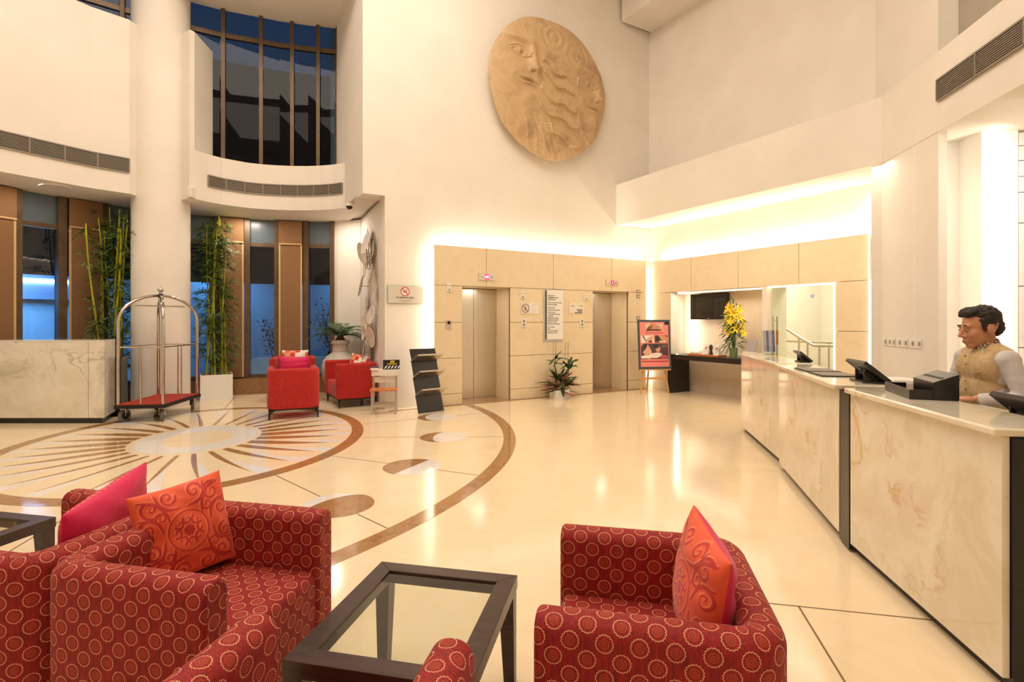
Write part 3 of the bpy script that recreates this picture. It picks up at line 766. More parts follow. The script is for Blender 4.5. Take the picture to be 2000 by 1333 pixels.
# ------------------------------------------------------------------ pillows (colours as vertex attribute: printed cloth)
def attr_mat(name, rough=.7, sheen=.2):
    m = NT(name); a = m.n('ShaderNodeVertexColor'); a.layer_name = 'Print'
    m.l(a.outputs[0], m.b.inputs['Base Color']); m.set(Roughness=rough, Sheen_Weight=sheen); return m.m
M['print'] = attr_mat('printed_cloth'); M['print_paper'] = attr_mat('printed_paper', .45, 0)
def set_print(me, cols):
    at = me.color_attributes.new('Print', 'FLOAT_COLOR', 'POINT')
    at.data.foreach_set('color', np.asarray(cols, dtype=np.float32).ravel())
def lerp(a, b, f): return a + (b - a) * f[..., None]
def damask(x, y):
    """orange cloth with red scrolls; x, y in -1..1"""
    base = np.array(rgb(232, 88, 48)); red = np.array(rgb(190, 24, 30)); hi = np.array(rgb(246, 140, 92))
    segs = []
    def spiral(cx, cy, r0, a0, turns, hand, w0):
        n = 70; k = np.linspace(0, 1, n); r = r0 * (1 - k) ** .8 + .02; a = a0 + hand * turns * 2 * PI * k
        segs.append((cx + r * np.cos(a), cy + r * np.sin(a), w0 * (1 - .55 * k)))
    def stem(p, q, bow, w0):
        k = np.linspace(0, 1, 50); dx, dy = q[0] - p[0], q[1] - p[1]
        s = np.sin(PI * k) * bow
        segs.append((p[0] + dx * k - dy * s, p[1] + dy * k + dx * s, w0 * (.5 + np.sin(PI * k) * .8)))
    for sx in (-1, 1):
        for sy in (-1, 1):
            spiral(sx * .66, sy * .66, .20, PI * .25 * sx, 1.25, sx * sy, .030)
            spiral(sx * .80, sy * .26, .15, PI * .5, 1.2, -sx * sy, .026)
            spiral(sx * .28, sy * .80, .15, 0, 1.2, sx * sy, .026)
            spiral(sx * .50, sy * .42, .10, PI, 1.1, sx * sy, .022)
            stem((sx * .36, sy * .30), (sx * .86, sy * .84), .22 * sx * sy, .030)
            stem((sx * .1, sy * .52), (sx * .52, sy * .90), -.25 * sx * sy, .026)
            stem((sx * .52, sy * .1), (sx * .92, sy * .46), .25 * sx * sy, .026)
    for q in range(8):
        a = q * PI / 4
        spiral(.25 * math.cos(a), .25 * math.sin(a), .085, a + 1.2, .8, 1, .022)
    k = np.linspace(0, 2 * PI, 120); segs.append((.43 * np.cos(k), .43 * np.sin(k), np.full(120, .014)))
    k = np.linspace(0, 2 * PI, 40); segs.append((.06 * np.cos(k), .06 * np.sin(k), np.full(40, .05)))
    X = x.ravel(); Y = y.ravel(); best = np.full(X.shape, 9.0); bs = np.full(X.shape, 9.0)
    for sx_, sy_, w in segs:
        for j in range(len(sx_)):
            dx = X - sx_[j]; dy = Y - sy_[j]
            best = np.minimum(best, np.sqrt(dx * dx + dy * dy) - w[j])
            bs = np.minimum(bs, np.sqrt((dx + .022) ** 2 + (dy - .018) ** 2) - w[j])
    f_hi = np.clip(1 - bs / .012, 0, 1); f_red = np.clip(1 - best / .010, 0, 1)
    c = lerp(lerp(np.tile(base, (len(X), 1)), hi, f_hi * .8), red, f_red * .92)
    c[:, 3] = 1; return c
def geo_print(x, y):
    """white cloth with red and orange triangles"""
    X, Y = x.ravel(), y.ravel(); u = X * 2.6; v = Y * 2.6
    iu = np.floor(u); iv = np.floor(v); fu = u - iu; fv = v - iv
    k = (iu * 7 + iv * 13 + ((fu + fv > 1) * 5)) % 5
    pal = np.array([rgb(236, 222, 204), rgb(214, 44, 34), rgb(224, 92, 60), rgb(238, 226, 210), rgb(222, 150, 112)])
    return pal[k.astype(int)]
def flat_print(col):
    return lambda x, y: np.tile(np.array(col), (x.size, 1))
def stripe_print(x, y):
    c = np.tile(np.array(rgb(212, 8, 82)), (x.size, 1)); X, Y = x.ravel(), y.ravel()
    mk = (Y > .55) & (np.sin(X * 60) * np.sin(Y * 60 + X * 6) > .25); c[mk] = rgb(238, 110, 80); return c
def pillow(label, w, h, t, front, back, loc, mat_rot, n=90, seed=0, name='throw_pillow'):
    """cushion in its own xz plane (front towards -y), its lower edge at local z = 0"""
    rng = np.linspace(-1, 1, n); x, y = np.meshgrid(rng, rng)
    ex = np.clip(1 - np.abs(x) ** 2.2, 0, 1); ey = np.clip(1 - np.abs(y) ** 2.2, 0, 1)
    th = t / 2 * (ex * ey) ** .48
    pin = .045
    px = x * (1 - pin * (1 - y ** 2)) * w / 2 * 1.0; py = y * (1 - pin * (1 - x ** 2)) * h / 2
    rs = np.random.RandomState(seed); wr = np.zeros_like(x)
    for k in range(6):
        a = rs.rand() * PI; fq = 5 + rs.rand() * 8; wr += np.sin((x * math.cos(a) + y * math.sin(a)) * fq + rs.rand() * 6) * .0018
    edge = np.clip(np.maximum(np.abs(x), np.abs(y)) * 3 - 2, 0, 1)
    wr += edge * (1 - edge) * .012 * np.sin(12 * (x + y) + seed)
    vs = []; f = []
    th2 = np.maximum(th + wr * (ex * ey) ** .3, 0)
    idx = lambda i, j, s: s * n * n + i * n + j
    vf = np.stack([px, -th2, py + h / 2], -1).reshape(-1, 3); vb = np.stack([px, th2, py + h / 2], -1).reshape(-1, 3)
    for i in range(n - 1):
        for j in range(n - 1):
            f.append((idx(i, j, 0), idx(i, j + 1, 0), idx(i + 1, j + 1, 0), idx(i + 1, j, 0)))
            f.append((idx(i, j, 1), idx(i + 1, j, 1), idx(i + 1, j + 1, 1), idx(i, j + 1, 1)))
    me = bpy.data.meshes.new(name); me.from_pydata(np.concatenate([vf, vb]).tolist(), [], f)
    me.materials.append(M['print'])
    me.polygons.foreach_set('use_smooth', [True] * len(me.polygons))
    set_print(me, np.concatenate([front(x, y), back(x, y)]))
    o = link(name, me); o.matrix_world = Matrix.Translation(loc) @ mat_rot
    return tag(o, label, 'pillow')
def RZ(a): return Matrix.Rotation(a, 4, 'Z')
def RX(a): return Matrix.Rotation(a, 4, 'X')
def RY(a): return Matrix.Rotation(a, 4, 'Y')
pink = rgb(214, 8, 84)
orange = rgb(224, 78, 40)
# front of chair A opens towards +a; the pillow leans on its back and faces +a
p = A_ - AA * .16 + BB * .13
pillow('square orange pillow with raised red scrollwork in the left armchair', .37, .41, .15, damask, flat_print(pink), (p.x, p.y, .425), RZ(ra + PI / 2 - .55) @ RX(-.22) @ RY(-.13), 200, 1)
p = D_ + AA * .10 + BB * .10
pillow('bright pink silk pillow leaning on the rear patterned armchair', .54, .40, .16, stripe_print, flat_print(pink), (p.x, p.y, .425), RZ(ra - PI / 2 + .30) @ RX(-.18) @ RY(.14), 120, 2)
p = B_ + AA * .14 + BB * .00
pillow('orange scrollwork pillow with pink edge standing in the right armchair', .40, .42, .16, damask, flat_print(pink), (p.x, p.y, .425), RZ(ra - PI / 2 + .16) @ RX(-.10) @ RY(.10), 200, 3)
# ------------------------------------------------------------------ plain red armchairs
def red_chair(label, x, y, rot, w=.78, d=.76, h=.80):
    t = thing('red_armchair', label, 'armchair', (x, y, 0), rot, 'plain red armchairs')
    th = .105
    tub_shell(w, d, h, .17, th, .05, .03, .07).build('shell', M['red'], t, smooth='auto')
    seat_block(w - 2 * th - .01, -d / 2 + th + .01, d / 2 - .03, .17, .44).build('seat', M['red'], t, smooth='auto')
    MB().box(-w / 2 + .02, w / 2 - .02, -d / 2 + .02, d / 2 - .03, .145, .168).build('base_frame', M['dark_metal'], t)
    for sx in (-1, 1):
        for sy in (-1, 1):
            x0, y0 = sx * (w / 2 - .045), sy * (d / 2 - .055)
            MB().add([(x0 - .02, y0 - .02, .145), (x0 + .02, y0 - .02, .145), (x0 + .02, y0 + .02, .145), (x0 - .02, y0 + .02, .145)] +
                     [(x0 + sx * .018 - .009, y0 - .009, 0), (x0 + sx * .018 + .009, y0 - .009, 0), (x0 + sx * .018 + .009, y0 + .009, 0), (x0 + sx * .018 - .009, y0 + .009, 0)],
                     [(0, 1, 2, 3), (7, 6, 5, 4), (0, 4, 5, 1), (1, 5, 6, 2), (2, 6, 7, 3), (3, 7, 4, 0)]).build('leg', M['dark_metal'], t)
            MB().add([(x0 - sx * .02, y0 - .008, .146), (x0 - sx * .11, y0 - .008, .146), (x0 - sx * .045, y0 - .008, .128), (x0 - sx * .014, y0 - .008, .085)] + [(x0 - sx * .02, y0 + .008, .146), (x0 - sx * .11, y0 + .008, .146), (x0 - sx * .045, y0 + .008, .128), (x0 - sx * .014, y0 + .008, .085)],
                     [(0, 1, 2, 3), (7, 6, 5, 4), (0, 4, 5, 1), (1, 5, 6, 2), (2, 6, 7, 3), (3, 7, 4, 0)]).build('leg_bracket', M['dark_metal'], t)
    return t
red_chair('plain red armchair seen from behind on the edge of the sun inlay', -3.60, 8.68, .42)
red_chair('plain red armchair facing the viewer by the windows, with a patterned pillow', -4.28, 10.35, PI + .30, .80, .76, .86)
rc = Vector((-3.03, 9.34, 0)) + U * .30 + V * .53
red_chair('wide plain red armchair standing side-on beside the ribbed vase', rc.x, rc.y, ROT_E + PI / 2, 1.08, .76, .80)
pillow('red and white triangle pillow propped in the far red armchair', .50, .46, .14, geo_print, geo_print, (-4.33, 10.52, .52), RZ(.30) @ RX(-.2), 60, 5)
pillow('pink lumbar pillow lying in front of the triangle pillow', .58, .30, .13, flat_print(rgb(214, 20, 84)), flat_print(pink), (-4.25, 10.30, .56), RZ(.28) @ RX(-.2), 50, 6)
p = rc + U * .12 + V * .12
pillow('red and white pillow tilted in the side-on red armchair', .42, .40, .14, geo_print, flat_print(rgb(196, 26, 26)), (p.x, p.y, .52), RZ(ROT_E - PI / 2 + .75) @ RX(-.22) @ RY(.15), 60, 7)

# ------------------------------------------------------------------ onyx concierge desk at the left
t = thing('concierge_desk', 'pale veined onyx desk with black base at the left edge', 'desk', (-6.17, 7.98, 0), 0)
MB().prism([(-1.78, 0), (0, 0), (-.27, .58), (-1.78, .58)], .085, 1.235).build('onyx_body', M['onyx_g'], t, bevel=.004, bseg=1)
MB().box(-.242, -.238, -.0012, -.0004, .09, 1.23).build('panel_joint', M['joint'], t)
MB().prism([(-1.78, -.0), (.0, -.0), (-.27, .58), (-1.78, .58)], 1.236, 1.262).build('desk_top', M['onyx_g'], t)
MB().prism([(-1.78, .04), (-.06, .04), (-.30, .56), (-1.78, .56)], 0, .084).build('plinth', M['black'], t)
MB().prism([(-1.6, .585), (-.18, .585), (-.36, .98), (-1.6, .98)], .0, .94).build('work_cabinet', M['black'], t)
MB().prism([(-1.6, .585), (-.16, .585), (-.34, 1.0), (-1.6, 1.0)], .941, .965).build('glass_worktop', plain('dark_glass_top', rgb(30, 44, 62), .05), t)

# ------------------------------------------------------------------ luggage cart
ct = thing('luggage_cart', 'chrome birdcage luggage cart with red carpet deck beside the onyx desk', 'luggage cart', (-5.77, 8.66, 0), math.radians(8))
hw, hl = .36, .63
M['carpet'] = mottled('red_carpet', rgb(150, 40, 26), rgb(176, 56, 38), 60, .95)
MB().box(-hw, hw, -hl, hl, .215, .27).build('bumper', M['dark_metal'], ct, bevel=.012)
MB().box(-hw + .025, hw - .025, -hl + .025, hl - .025, .268, .279).build('carpet_deck', M['carpet'], ct)
px_, py_ = hw - .045, hl - .045
def arch(sx, sy):
    pts = [(sx * px_, sy * py_, .28), (sx * px_, sy * py_, 1.55)]
    R = math.hypot(px_, py_)
    for i in range(1, 15):
        a = PI * i / 14
        pts.append((sx * px_ * math.cos(a), sy * py_ * math.cos(a), 1.55 + .42 * math.sin(a)))
    pts.append((-sx * px_, -sy * py_, .28))
    return pts
for sx in (1, -1): MB().tube(arch(sx, 1), .024, 14).build('arch_tube', M['chrome'], ct, smooth='auto')
MB().ball((0, 0, 2.065), .042, 18, 12).tube([(0, 0, 1.95), (0, 0, 2.03)], [.034, .02], 14).build('ball_finial', M['chrome'], ct, smooth='auto')
d_ = Vector((px_, -py_, 0)).normalized()
MB().obox((d_ * .085 + Vector((0, 0, 1.965))), d_ * .045, d_.cross(Vector((0, 0, 1))) * .030, Vector((0, 0, .032))).build('clamp_sleeve', plain('navy_tape', rgb(40, 44, 60), .5), ct)
MB().obox((-d_ * .085 + Vector((0, 0, 1.965))), d_ * .045, d_.cross(Vector((0, 0, 1))) * .030, Vector((0, 0, .032))).build('clamp_sleeve', plain('green_tape', rgb(72, 150, 92), .5), ct)
dd = Vector((px_, py_, 0)).normalized()
MB().tube([dd * -.40 + Vector((0, 0, 1.80)), dd * .40 + Vector((0, 0, 1.80))], .011, 10).build('hanger_bar', M['chrome'], ct, smooth='auto')
for a in (-1, 1): MB().ball(dd * (a * .41) + Vector((0, 0, 1.80)), .018, 10, 8).build('bar_end', M['chrome'], ct, smooth='auto')
for a in (-1, 1): MB().tube([dd * (a * .02) + Vector((0, 0, 1.80)), Vector((0, 0, 1.94))], .008, 8).build('bar_hook', M['chrome'], ct)
for sy in (-1, 1):
    MB().tube([(-px_, sy * py_, 1.15), (px_, sy * py_, 1.15)], .010, 10).build('end_rail', M['chrome'], ct, smooth='auto')
    MB().tube([(0, sy * py_, .28), (0, sy * py_, 1.15)], .012, 10).build('end_bar', M['chrome'], ct, smooth='auto')
for sx in (-1, 1):
    MB().tube([(sx * px_, -py_, 1.15), (sx * px_, py_, 1.15)], .010, 10).build('side_rail', M['chrome'], ct, smooth='auto')
    MB().tube([(sx * px_, 0, .28), (sx * px_, 0, 1.15)], .012, 10).build('side_bar', M['chrome'], ct, smooth='auto')
for sx in (-1, 1):
    for sy in (-1, 1):
        x0, y0 = sx * (hw - .09), sy * (hl - .12)
        wl = MB().lathe([(.06, -.022), (.092, -.02), (.1, -.012), (.1, .012), (.092, .02), (.06, .022)], 24).build('wheel', M['rubber'], ct, smooth='auto')
        wl.matrix_local = Matrix.Translation((x0, y0, .10)) @ RZ(.35 * sx) @ RY(PI / 2)
        MB().lathe([(.0, -.024), (.058, -.024), (.058, .024), (0, .024)], 18).build('hub', M['dark_metal'], wl)
        fk = MB().box(x0 - .036, x0 - .030, y0 - .03, y0 + .03, .09, .214).box(x0 + .030, x0 + .036, y0 - .03, y0 + .03, .09, .214).box(x0 - .04, x0 + .04, y0 - .04, y0 + .04, .198, .215).build('caster_fork', M['chrome'], ct)

# ------------------------------------------------------------------ plants
M['leaf'] = mottled('bamboo_leaf', rgb(52, 78, 26), rgb(104, 124, 50), 14, .5)
M['cane'] = mottled('bamboo_cane', rgb(148, 154, 20), rgb(186, 184, 46), 3, .4, stretch=(1, 1, .6))
M['soil'] = mottled('dark_soil', rgb(52, 40, 30), rgb(84, 68, 52), 30, .9)
def leaf_geo(mb, base, d, L, wd, droop=0.3, up=Vector((0, 0, 1))):
    d = Vector(d).normalized(); s = d.cross(up)
    if s.length < .05: s = Vector((1, 0, 0))
    s.normalize(); b = Vector(base)
    m1 = b + d * (L * .4) + up * (-droop * L * .10); tip = b + d * L + up * (-droop * L * .55)
    m2 = b + d * (L * .75) - up * (droop * L * .3)
    f = s.cross(d) * (wd * .25)
    mb.add([b, m1 + s * wd / 2 - f, m1, m1 - s * wd / 2 - f, m2 + s * wd * .36 - f, m2, m2 - s * wd * .36 - f, tip], [(0, 1, 2), (0, 2, 3), (1, 4, 5, 2), (3, 2, 5, 6), (4, 7, 5), (6, 5, 7)])
def bamboo(label, loc, canes, H, pot, seed, spread):
    rs = random.Random(seed)
    t = thing('potted_bamboo', label, 'bamboo', loc, ROT_E)
    s = pot / 2
    MB().box(-s, s, -s, s, 0, .03).box(-s, -s + .02, -s, s, .031, .5).box(s - .02, s, -s, s, .031, .5).box(-s + .02, s - .02, -s, -s + .02, .031, .5).box(-s + .02, s - .02, s - .02, s, .031, .5).build('planter', M['white'], t)
    MB().box(-s + .02, s - .02, -s + .02, s - .02, .031, .47).build('soil', M['soil'], t)
    for k in range(canes):
        bx, by = rs.uniform(-s * .7, s * .7), rs.uniform(-s * .7, s * .7)
        tx, ty = bx * spread + rs.uniform(-.10, .10), by * spread + rs.uniform(-.10, .10)
        h = H * rs.uniform(.86, 1.0); r = rs.uniform(.013, .021)
        pts, rr = [], []
        nn = 15
        for i in range(nn * 3 + 1):
            u = i / (nn * 3); z = .46 + (h - .46) * u
            pts.append((bx + (tx - bx) * u + .025 * math.sin(u * 5 + k), by + (ty - by) * u, z))
            rr.append(r * (1 - .45 * u) * (1.16 if i % 3 == 0 else 1.0))
        c = MB().tube(pts, rr, 8).build('cane', M['cane'], t, smooth='auto')
        lm = MB()
        for i in range(4, nn * 3, 1):
            u = i / (nn * 3)
            if rs.random() < (.62 + .33 * (u > .72)):
                p = Vector(pts[i]); a = rs.uniform(0, 2 * PI); el = rs.uniform(-.1, .6)
                d = Vector((math.cos(a) * math.cos(el), math.sin(a) * math.cos(el), math.sin(el)))
                q = p + d * rs.uniform(.05, .20)
                lm.tube([p, q], .0022, 4, caps=False)
                for j in range(rs.randint(5, 9)):
                    dj = (d + Vector((rs.uniform(-.9, .9), rs.uniform(-.9, .9), rs.uniform(-.5, .4)))).normalized()
                    leaf_geo(lm, q, dj, rs.uniform(.13, .23), rs.uniform(.018, .030), rs.uniform(.2, 1.0))
        fo = lm.build('foliage', M['leaf'], c); fo['kind'] = 'stuff'
    return t
bamboo('artificial bamboo in a square white planter right of the column', (-5.93, 10.58, 0), 13, 3.70, .56, 3, .75)
bamboo('artificial bamboo rising behind the onyx desk left of the column', (-7.22, 9.52, 0), 13, 3.70, .42, 9, 1.7)

# ribbed vase with a cycad
pv = thing('potted_cycad', 'large ribbed white vase holding a cycad palm in the alcove corner', 'potted plant', (-3.58, 11.0, 0), 0)
M['vase'] = mottled('vase_clay', rgb(206, 196, 184), rgb(226, 218, 206), 8, .6)
prof = [(0.14, 0), (.18, .02), (.29, .18), (.36, .40), (.375, .58), (.34, .74), (.26, .84), (.18, .89), (.155, .92), (.165, .945), (.15, .965), (.16, .985), (.15, 1.005), (.158, 1.02), (.152, 1.07), (.185, 1.09), (.185, 1.12), (.165, 1.14), (.15, 1.16), (.13, 1.16), (.13, 1.08), (0, 1.08)]
MB().lathe(prof, 120, ribs=40, amp=.012).build('vase', M['vase'], pv, smooth='auto')
MB().lathe([(.10, 1.085), (.10, 1.17), (.05, 1.25), (0, 1.26)], 14).build('trunk', M['soil'], pv)
rs = random.Random(4)
M['palm'] = mottled('palm_green', rgb(22, 58, 20), rgb(50, 92, 34), 9, .4)
for k in range(20):
    a = 2 * PI * k / 20 + rs.uniform(-.15, .15); el = rs.uniform(.45, 1.3); L = rs.uniform(.55, .74)
    L = min(L, .46 / max(.1, .899 * math.cos(a) + .438 * math.sin(a)), .50 / max(.1, .357 * math.cos(a) + .934 * math.sin(a)))
    mb = MB(); pts = []
    for i in range(15):
        u = i / 14; e = el - 1.15 * u
        if i == 0: p = Vector((0, 0, 1.22))
        else: p = pts[-1] + Vector((math.cos(a) * math.cos(e), math.sin(a) * math.cos(e), math.sin(e))) * (L / 14)
        pts.append(p)
    mb.tube(pts, [.006 * (1 - .7 * i / 14) for i in range(15)], 5)
    for i in range(2, 15):
        d = (pts[min(i + 1, 14)] - pts[i - 1]).normalized(); s = d.cross(Vector((0, 0, 1))).normalized()
        for sg in (-1, 1): leaf_geo(mb, pts[i], d * .55 + s * sg + Vector((0, 0, .25)), .19 * (1 - abs(i / 14 - .45)) , .028, .3)
    mb.build('frond', M['palm'], pv)

# shrubs outside
M['shrub'] = mottled('shrub_leaf', rgb(20, 34, 18), rgb(38, 54, 28), 10, .6)
SH = ['dark leafy shrub outside the window between the two blinds', 'dark shrub outside the window next to the alcove wall']
for k, (x, y, hh) in enumerate(((-5.62, 12.7, 1.75), (-4.45, 13.0, 1.95))):
    rs = random.Random(20 + k)
    t = thing('garden_shrub', SH[k], 'shrub', (x, y, -.08), 0, 'shrubs in the garden')
    MB().box(-.55, .55, -.25, .25, 0, .75).build('planter', M['white'], t)
    mb = MB(); lf = MB()
    for b in range(9):
        a = rs.uniform(0, 2 * PI); top = Vector((math.cos(a) * rs.uniform(.1, .45), math.sin(a) * .25, .75 + hh * rs.uniform(.5, 1) * .7))
        base = Vector((rs.uniform(-.15, .15), 0, .75)); mid = (base + top) / 2 + Vector((rs.uniform(-.1, .1), 0, .05))
        mb.tube([base, mid, top], [.014, .010, .005], 5)
        for j in range(34):
            u = rs.uniform(.25, 1.05); p = base.lerp(top, u) + Vector((rs.uniform(-.16, .16), rs.uniform(-.16, .16), rs.uniform(-.12, .12)))
            leaf_geo(lf, p, (rs.uniform(-1, 1), rs.uniform(-1, 1), rs.uniform(-.4, .8)), rs.uniform(.07, .13), .045, .4)
    mb.build('stem', M['soil'], t); o = lf.build('foliage', M['shrub'], t); o['kind'] = 'stuff'
# lit wall lamp outside, seen through the left window
tb = thing('tube_light', 'blue-white light tube glowing outside the left window', 'lamp', (-10.1, 11.1, 2.38), math.radians(52))
MB().box(-.85, .85, -.05, .0, 0, .05).build('lamp_tube', emis('cold_tube', (0.50, 0.66, 1.0, 1), 22.0), tb)
MB().box(-.9, .9, .0, .05, -.36, .09).build('lamp_board', plain('lamp_board', rgb(150, 160, 180), .5), tb)
MB().box(-.9, -.86, -.01, .04, -2.46, -.36).box(.86, .9, -.01, .04, -2.46, -.36).build('lamp_post', M['dark_metal'], tb)

# ------------------------------------------------------------------ stool shelf, magazine rack
sx0, sy0 = (-2.22, 9.03)
t = thing('step_stool_shelf', 'white metal stand with orange wooden step beside the magazine rack', 'stand', (-2.19, 9.10, 0), ROT_E - .35)
for x in (-.19, .19):
    MB().box(x - .016, x + .016, -.36, -.328, 0, .39).build('front_leg', M['alu'], t)
    MB().box(x - .016, x + .016, -.05, -.018, 0, .70).build('back_leg', M['alu'], t)
    MB().box(x - .012, x + .012, -.328, -.05, .13, .155).build('side_stretcher', M['alu'], t)
MB().box(-.175, .175, -.356, -.332, .12, .165).build('front_stretcher', M['alu'], t)
MB().box(-.175, .175, -.046, -.022, .12, .165).build('rear_stretcher', M['alu'], t)
MB().box(-.225, .225, -.38, -.03, .391, .413).build('wooden_step', M['teak'], t, bevel=.004)
MB().box(-.175, .175, -.046, -.022, .50, .60).build('back_panel', M['plastic_w'], t)
MB().box(-.22, .22, -.085, .13, .701, .72).box(-.22, .22, -.09, -.075, .62, .70).build('top_tray', M['plastic_w'], t)
b = thing('leaflet_pack', 'black box with white stripes and yellow print on the metal stand', 'box', (-2.13, 9.13, .721), ROT_E - .25)
MB().box(-.10, .18, -.045, .03, 0, .16).build('box_body', M['ink'], b, bevel=.002)
for k in range(5):
    x = -.085 + .055 * k
    MB().add([(x, -.0462, .015), (x + .025, -.0462, .015), (x + .06, -.0462, .065), (x + .035, -.0462, .065), (x, -.0454, .015), (x + .025, -.0454, .015), (x + .06, -.0454, .065), (x + .035, -.0454, .065)], [(0, 1, 2, 3), (7, 6, 5, 4), (0, 4, 5, 1), (1, 5, 6, 2), (2, 6, 7, 3), (3, 7, 4, 0)]).build('white_stripe', M['paper'], b)
MB().box(-.03, .13, -.0462, -.0452, .085, .103).box(.02, .09, -.0462, -.0452, .115, .15).build('yellow_print', plain('yellow_ink', rgb(226, 186, 40), .5), b)
b = thing('flyer_stack', 'small stack of white and purple flyers on the metal stand', 'flyers', (-2.36, 8.99, .721), ROT_E - .1)
MB().box(-.05, .07, -.05, .05, 0, .035).build('flyers', M['paper'], b)
MB().box(-.05, .07, -.05, .05, .036, .055).build('top_flyer', plain('purple_ink', rgb(70, 56, 110), .5), b)
t = thing('magazine_rack', 'zigzag black magazine rack with three steel shelves leaning by the lift wall', 'magazine rack', EW(-.27, -.40, 0), ROT_E + .20)
def rack_seg(y0, z0, y1, z1):
    n = Vector((0, z1 - z0, -(y1 - y0))).normalized() * .006
    return MB().obox(((0, (y0 + y1) / 2, (z0 + z1) / 2)), Vector((.255, 0, 0)), Vector((0, (y1 - y0) / 2, (z1 - z0) / 2)), n)
segs = [(-.10, 0.0, .00, .30), (-.02, .30, .08, .60), (.05, .60, .14, .88), (.11, .86, .19, 1.07)]
for sg in segs: rack_seg(*sg).build('back_plate', M['black'], t)
for k, (y, z) in enumerate(((-.005, .30), (.065, .60), (.13, .87))):
    MB().obox((0, y - .105, z + .052), Vector((.26, 0, 0)), Vector((0, -.115, .062)), Vector((0, .004, .006))).build('shelf', M['steel'], t)
    MB().box(-.26, .26, y - .235, y - .215, z + .098, z + .122).build('shelf_lip', M['steel'], t)

# ------------------------------------------------------------------ cordyline planter in front of the lift wall
pc = thing('potted_cordyline', 'low white pot of red and green cordyline below the lift directory', 'potted plant', EW(2.60, -.24, 0), ROT_E)
MB().box(-.17, .17, -.11, .11, 0, .02).box(-.17, -.15, -.11, .11, .021, .17).box(.15, .17, -.11, .11, .021, .17).box(-.15, .15, -.11, -.09, .021, .17).box(-.15, .15, .09, .11, .021, .17).build('pot', M['white'], pc)
MB().box(-.149, .149, -.089, .089, .021, .155).build('soil', M['soil'], pc)
M['cord_red'] = mottled('cordyline_red', rgb(120, 34, 24), rgb(168, 58, 38), 8, .4)
M['cord_green'] = mottled('cordyline_green', rgb(36, 54, 22), rgb(70, 84, 36), 8, .4)
rs = random.Random(12)
for k in range(46):
    a = rs.uniform(0, 2 * PI); el = rs.uniform(-.25, 1.1); L = rs.uniform(.32, .56)
    d = Vector((math.cos(a) * math.cos(el), math.sin(a) * math.cos(el) * .5 - .12, math.sin(el)))
    mb = MB(); leaf_geo(mb, (rs.uniform(-.07, .07), rs.uniform(-.04, .02), rs.uniform(.16, .38)), d, L, rs.uniform(.06, .095), rs.uniform(.2, .9))
    mb.build('leaf', M['cord_red'] if rs.random() < .38 else M['cord_green'], pc)
for x, h, lean in ((-.10, 1.02, -.03), (.10, .90, .12), (.20, .86, .02)):
    MB().tube([(x, 0, .15), (x + lean * .5, -.01, .5), (x + lean, -.02, h - .25)], [.009, .008, .005], 6).build('stem', M['cord_green'], pc)
    for k in range(9):
        a = rs.uniform(0, 2 * PI); mb = MB()
        leaf_geo(mb, (x + lean, -.02, h - .25 + rs.uniform(-.06, .06)), (math.cos(a), math.sin(a) * .4 - .1, rs.uniform(-.5, 1.4)), rs.uniform(.20, .34), .065, .7)
        mb.build('leaf', M['palm'], pc)
for x in (-.11, .12, .19): MB().tube([(x, -.02, .75), (x + .01, -.02, 1.14)], .004, 5).build('stem', M['cord_green'], pc)

# ------------------------------------------------------------------ wall sculpture of ceramic discs (alcove side wall)
sc_ = thing('disc_wall_sculpture', 'wall sculpture of overlapping pale discs on the alcove side wall', 'wall art', EW(-.859 + .180 * 1.05 / 2.4, 1.2, 2.05), ROT_R - .075)
M['disc'] = mottled('disc_ceramic', rgb(206, 192, 172), rgb(230, 218, 202), 9, .6)
rs = random.Random(31)
dspots = []
for k in range(11):
    a = 2 * PI * k / 11; dspots.append((.42 * math.cos(a), .72 * math.sin(a)))
dspots += [(.1, .98), (-.15, 1.1), (.05, -.98), (-.1, -1.1), (.25, .85), (.3, -.8), (-.3, .85), (-.28, -.85), (.0, .75), (.05, -.72)]
for k, (x, z) in enumerate(dspots):
    r = rs.uniform(.15, .22); y = -.05 - .05 * (k % 3)
    me = MB().lathe([(0, 0), (r * .7, .004), (r, .018), (r * .98, .026), (r * .68, .014), (0, .010)], 22)
    o = me.build('disc', M['disc'], sc_, smooth='auto'); o.matrix_local = Matrix.Translation((x, y, z)) @ RX(PI / 2) @ RX(rs.uniform(-.25, .25)) @ RY(rs.uniform(-.25, .25))
    MB().tube([(x, y + .002, z), (x, -.001, z)], .008, 6).build('peg', M['alu'], sc_)

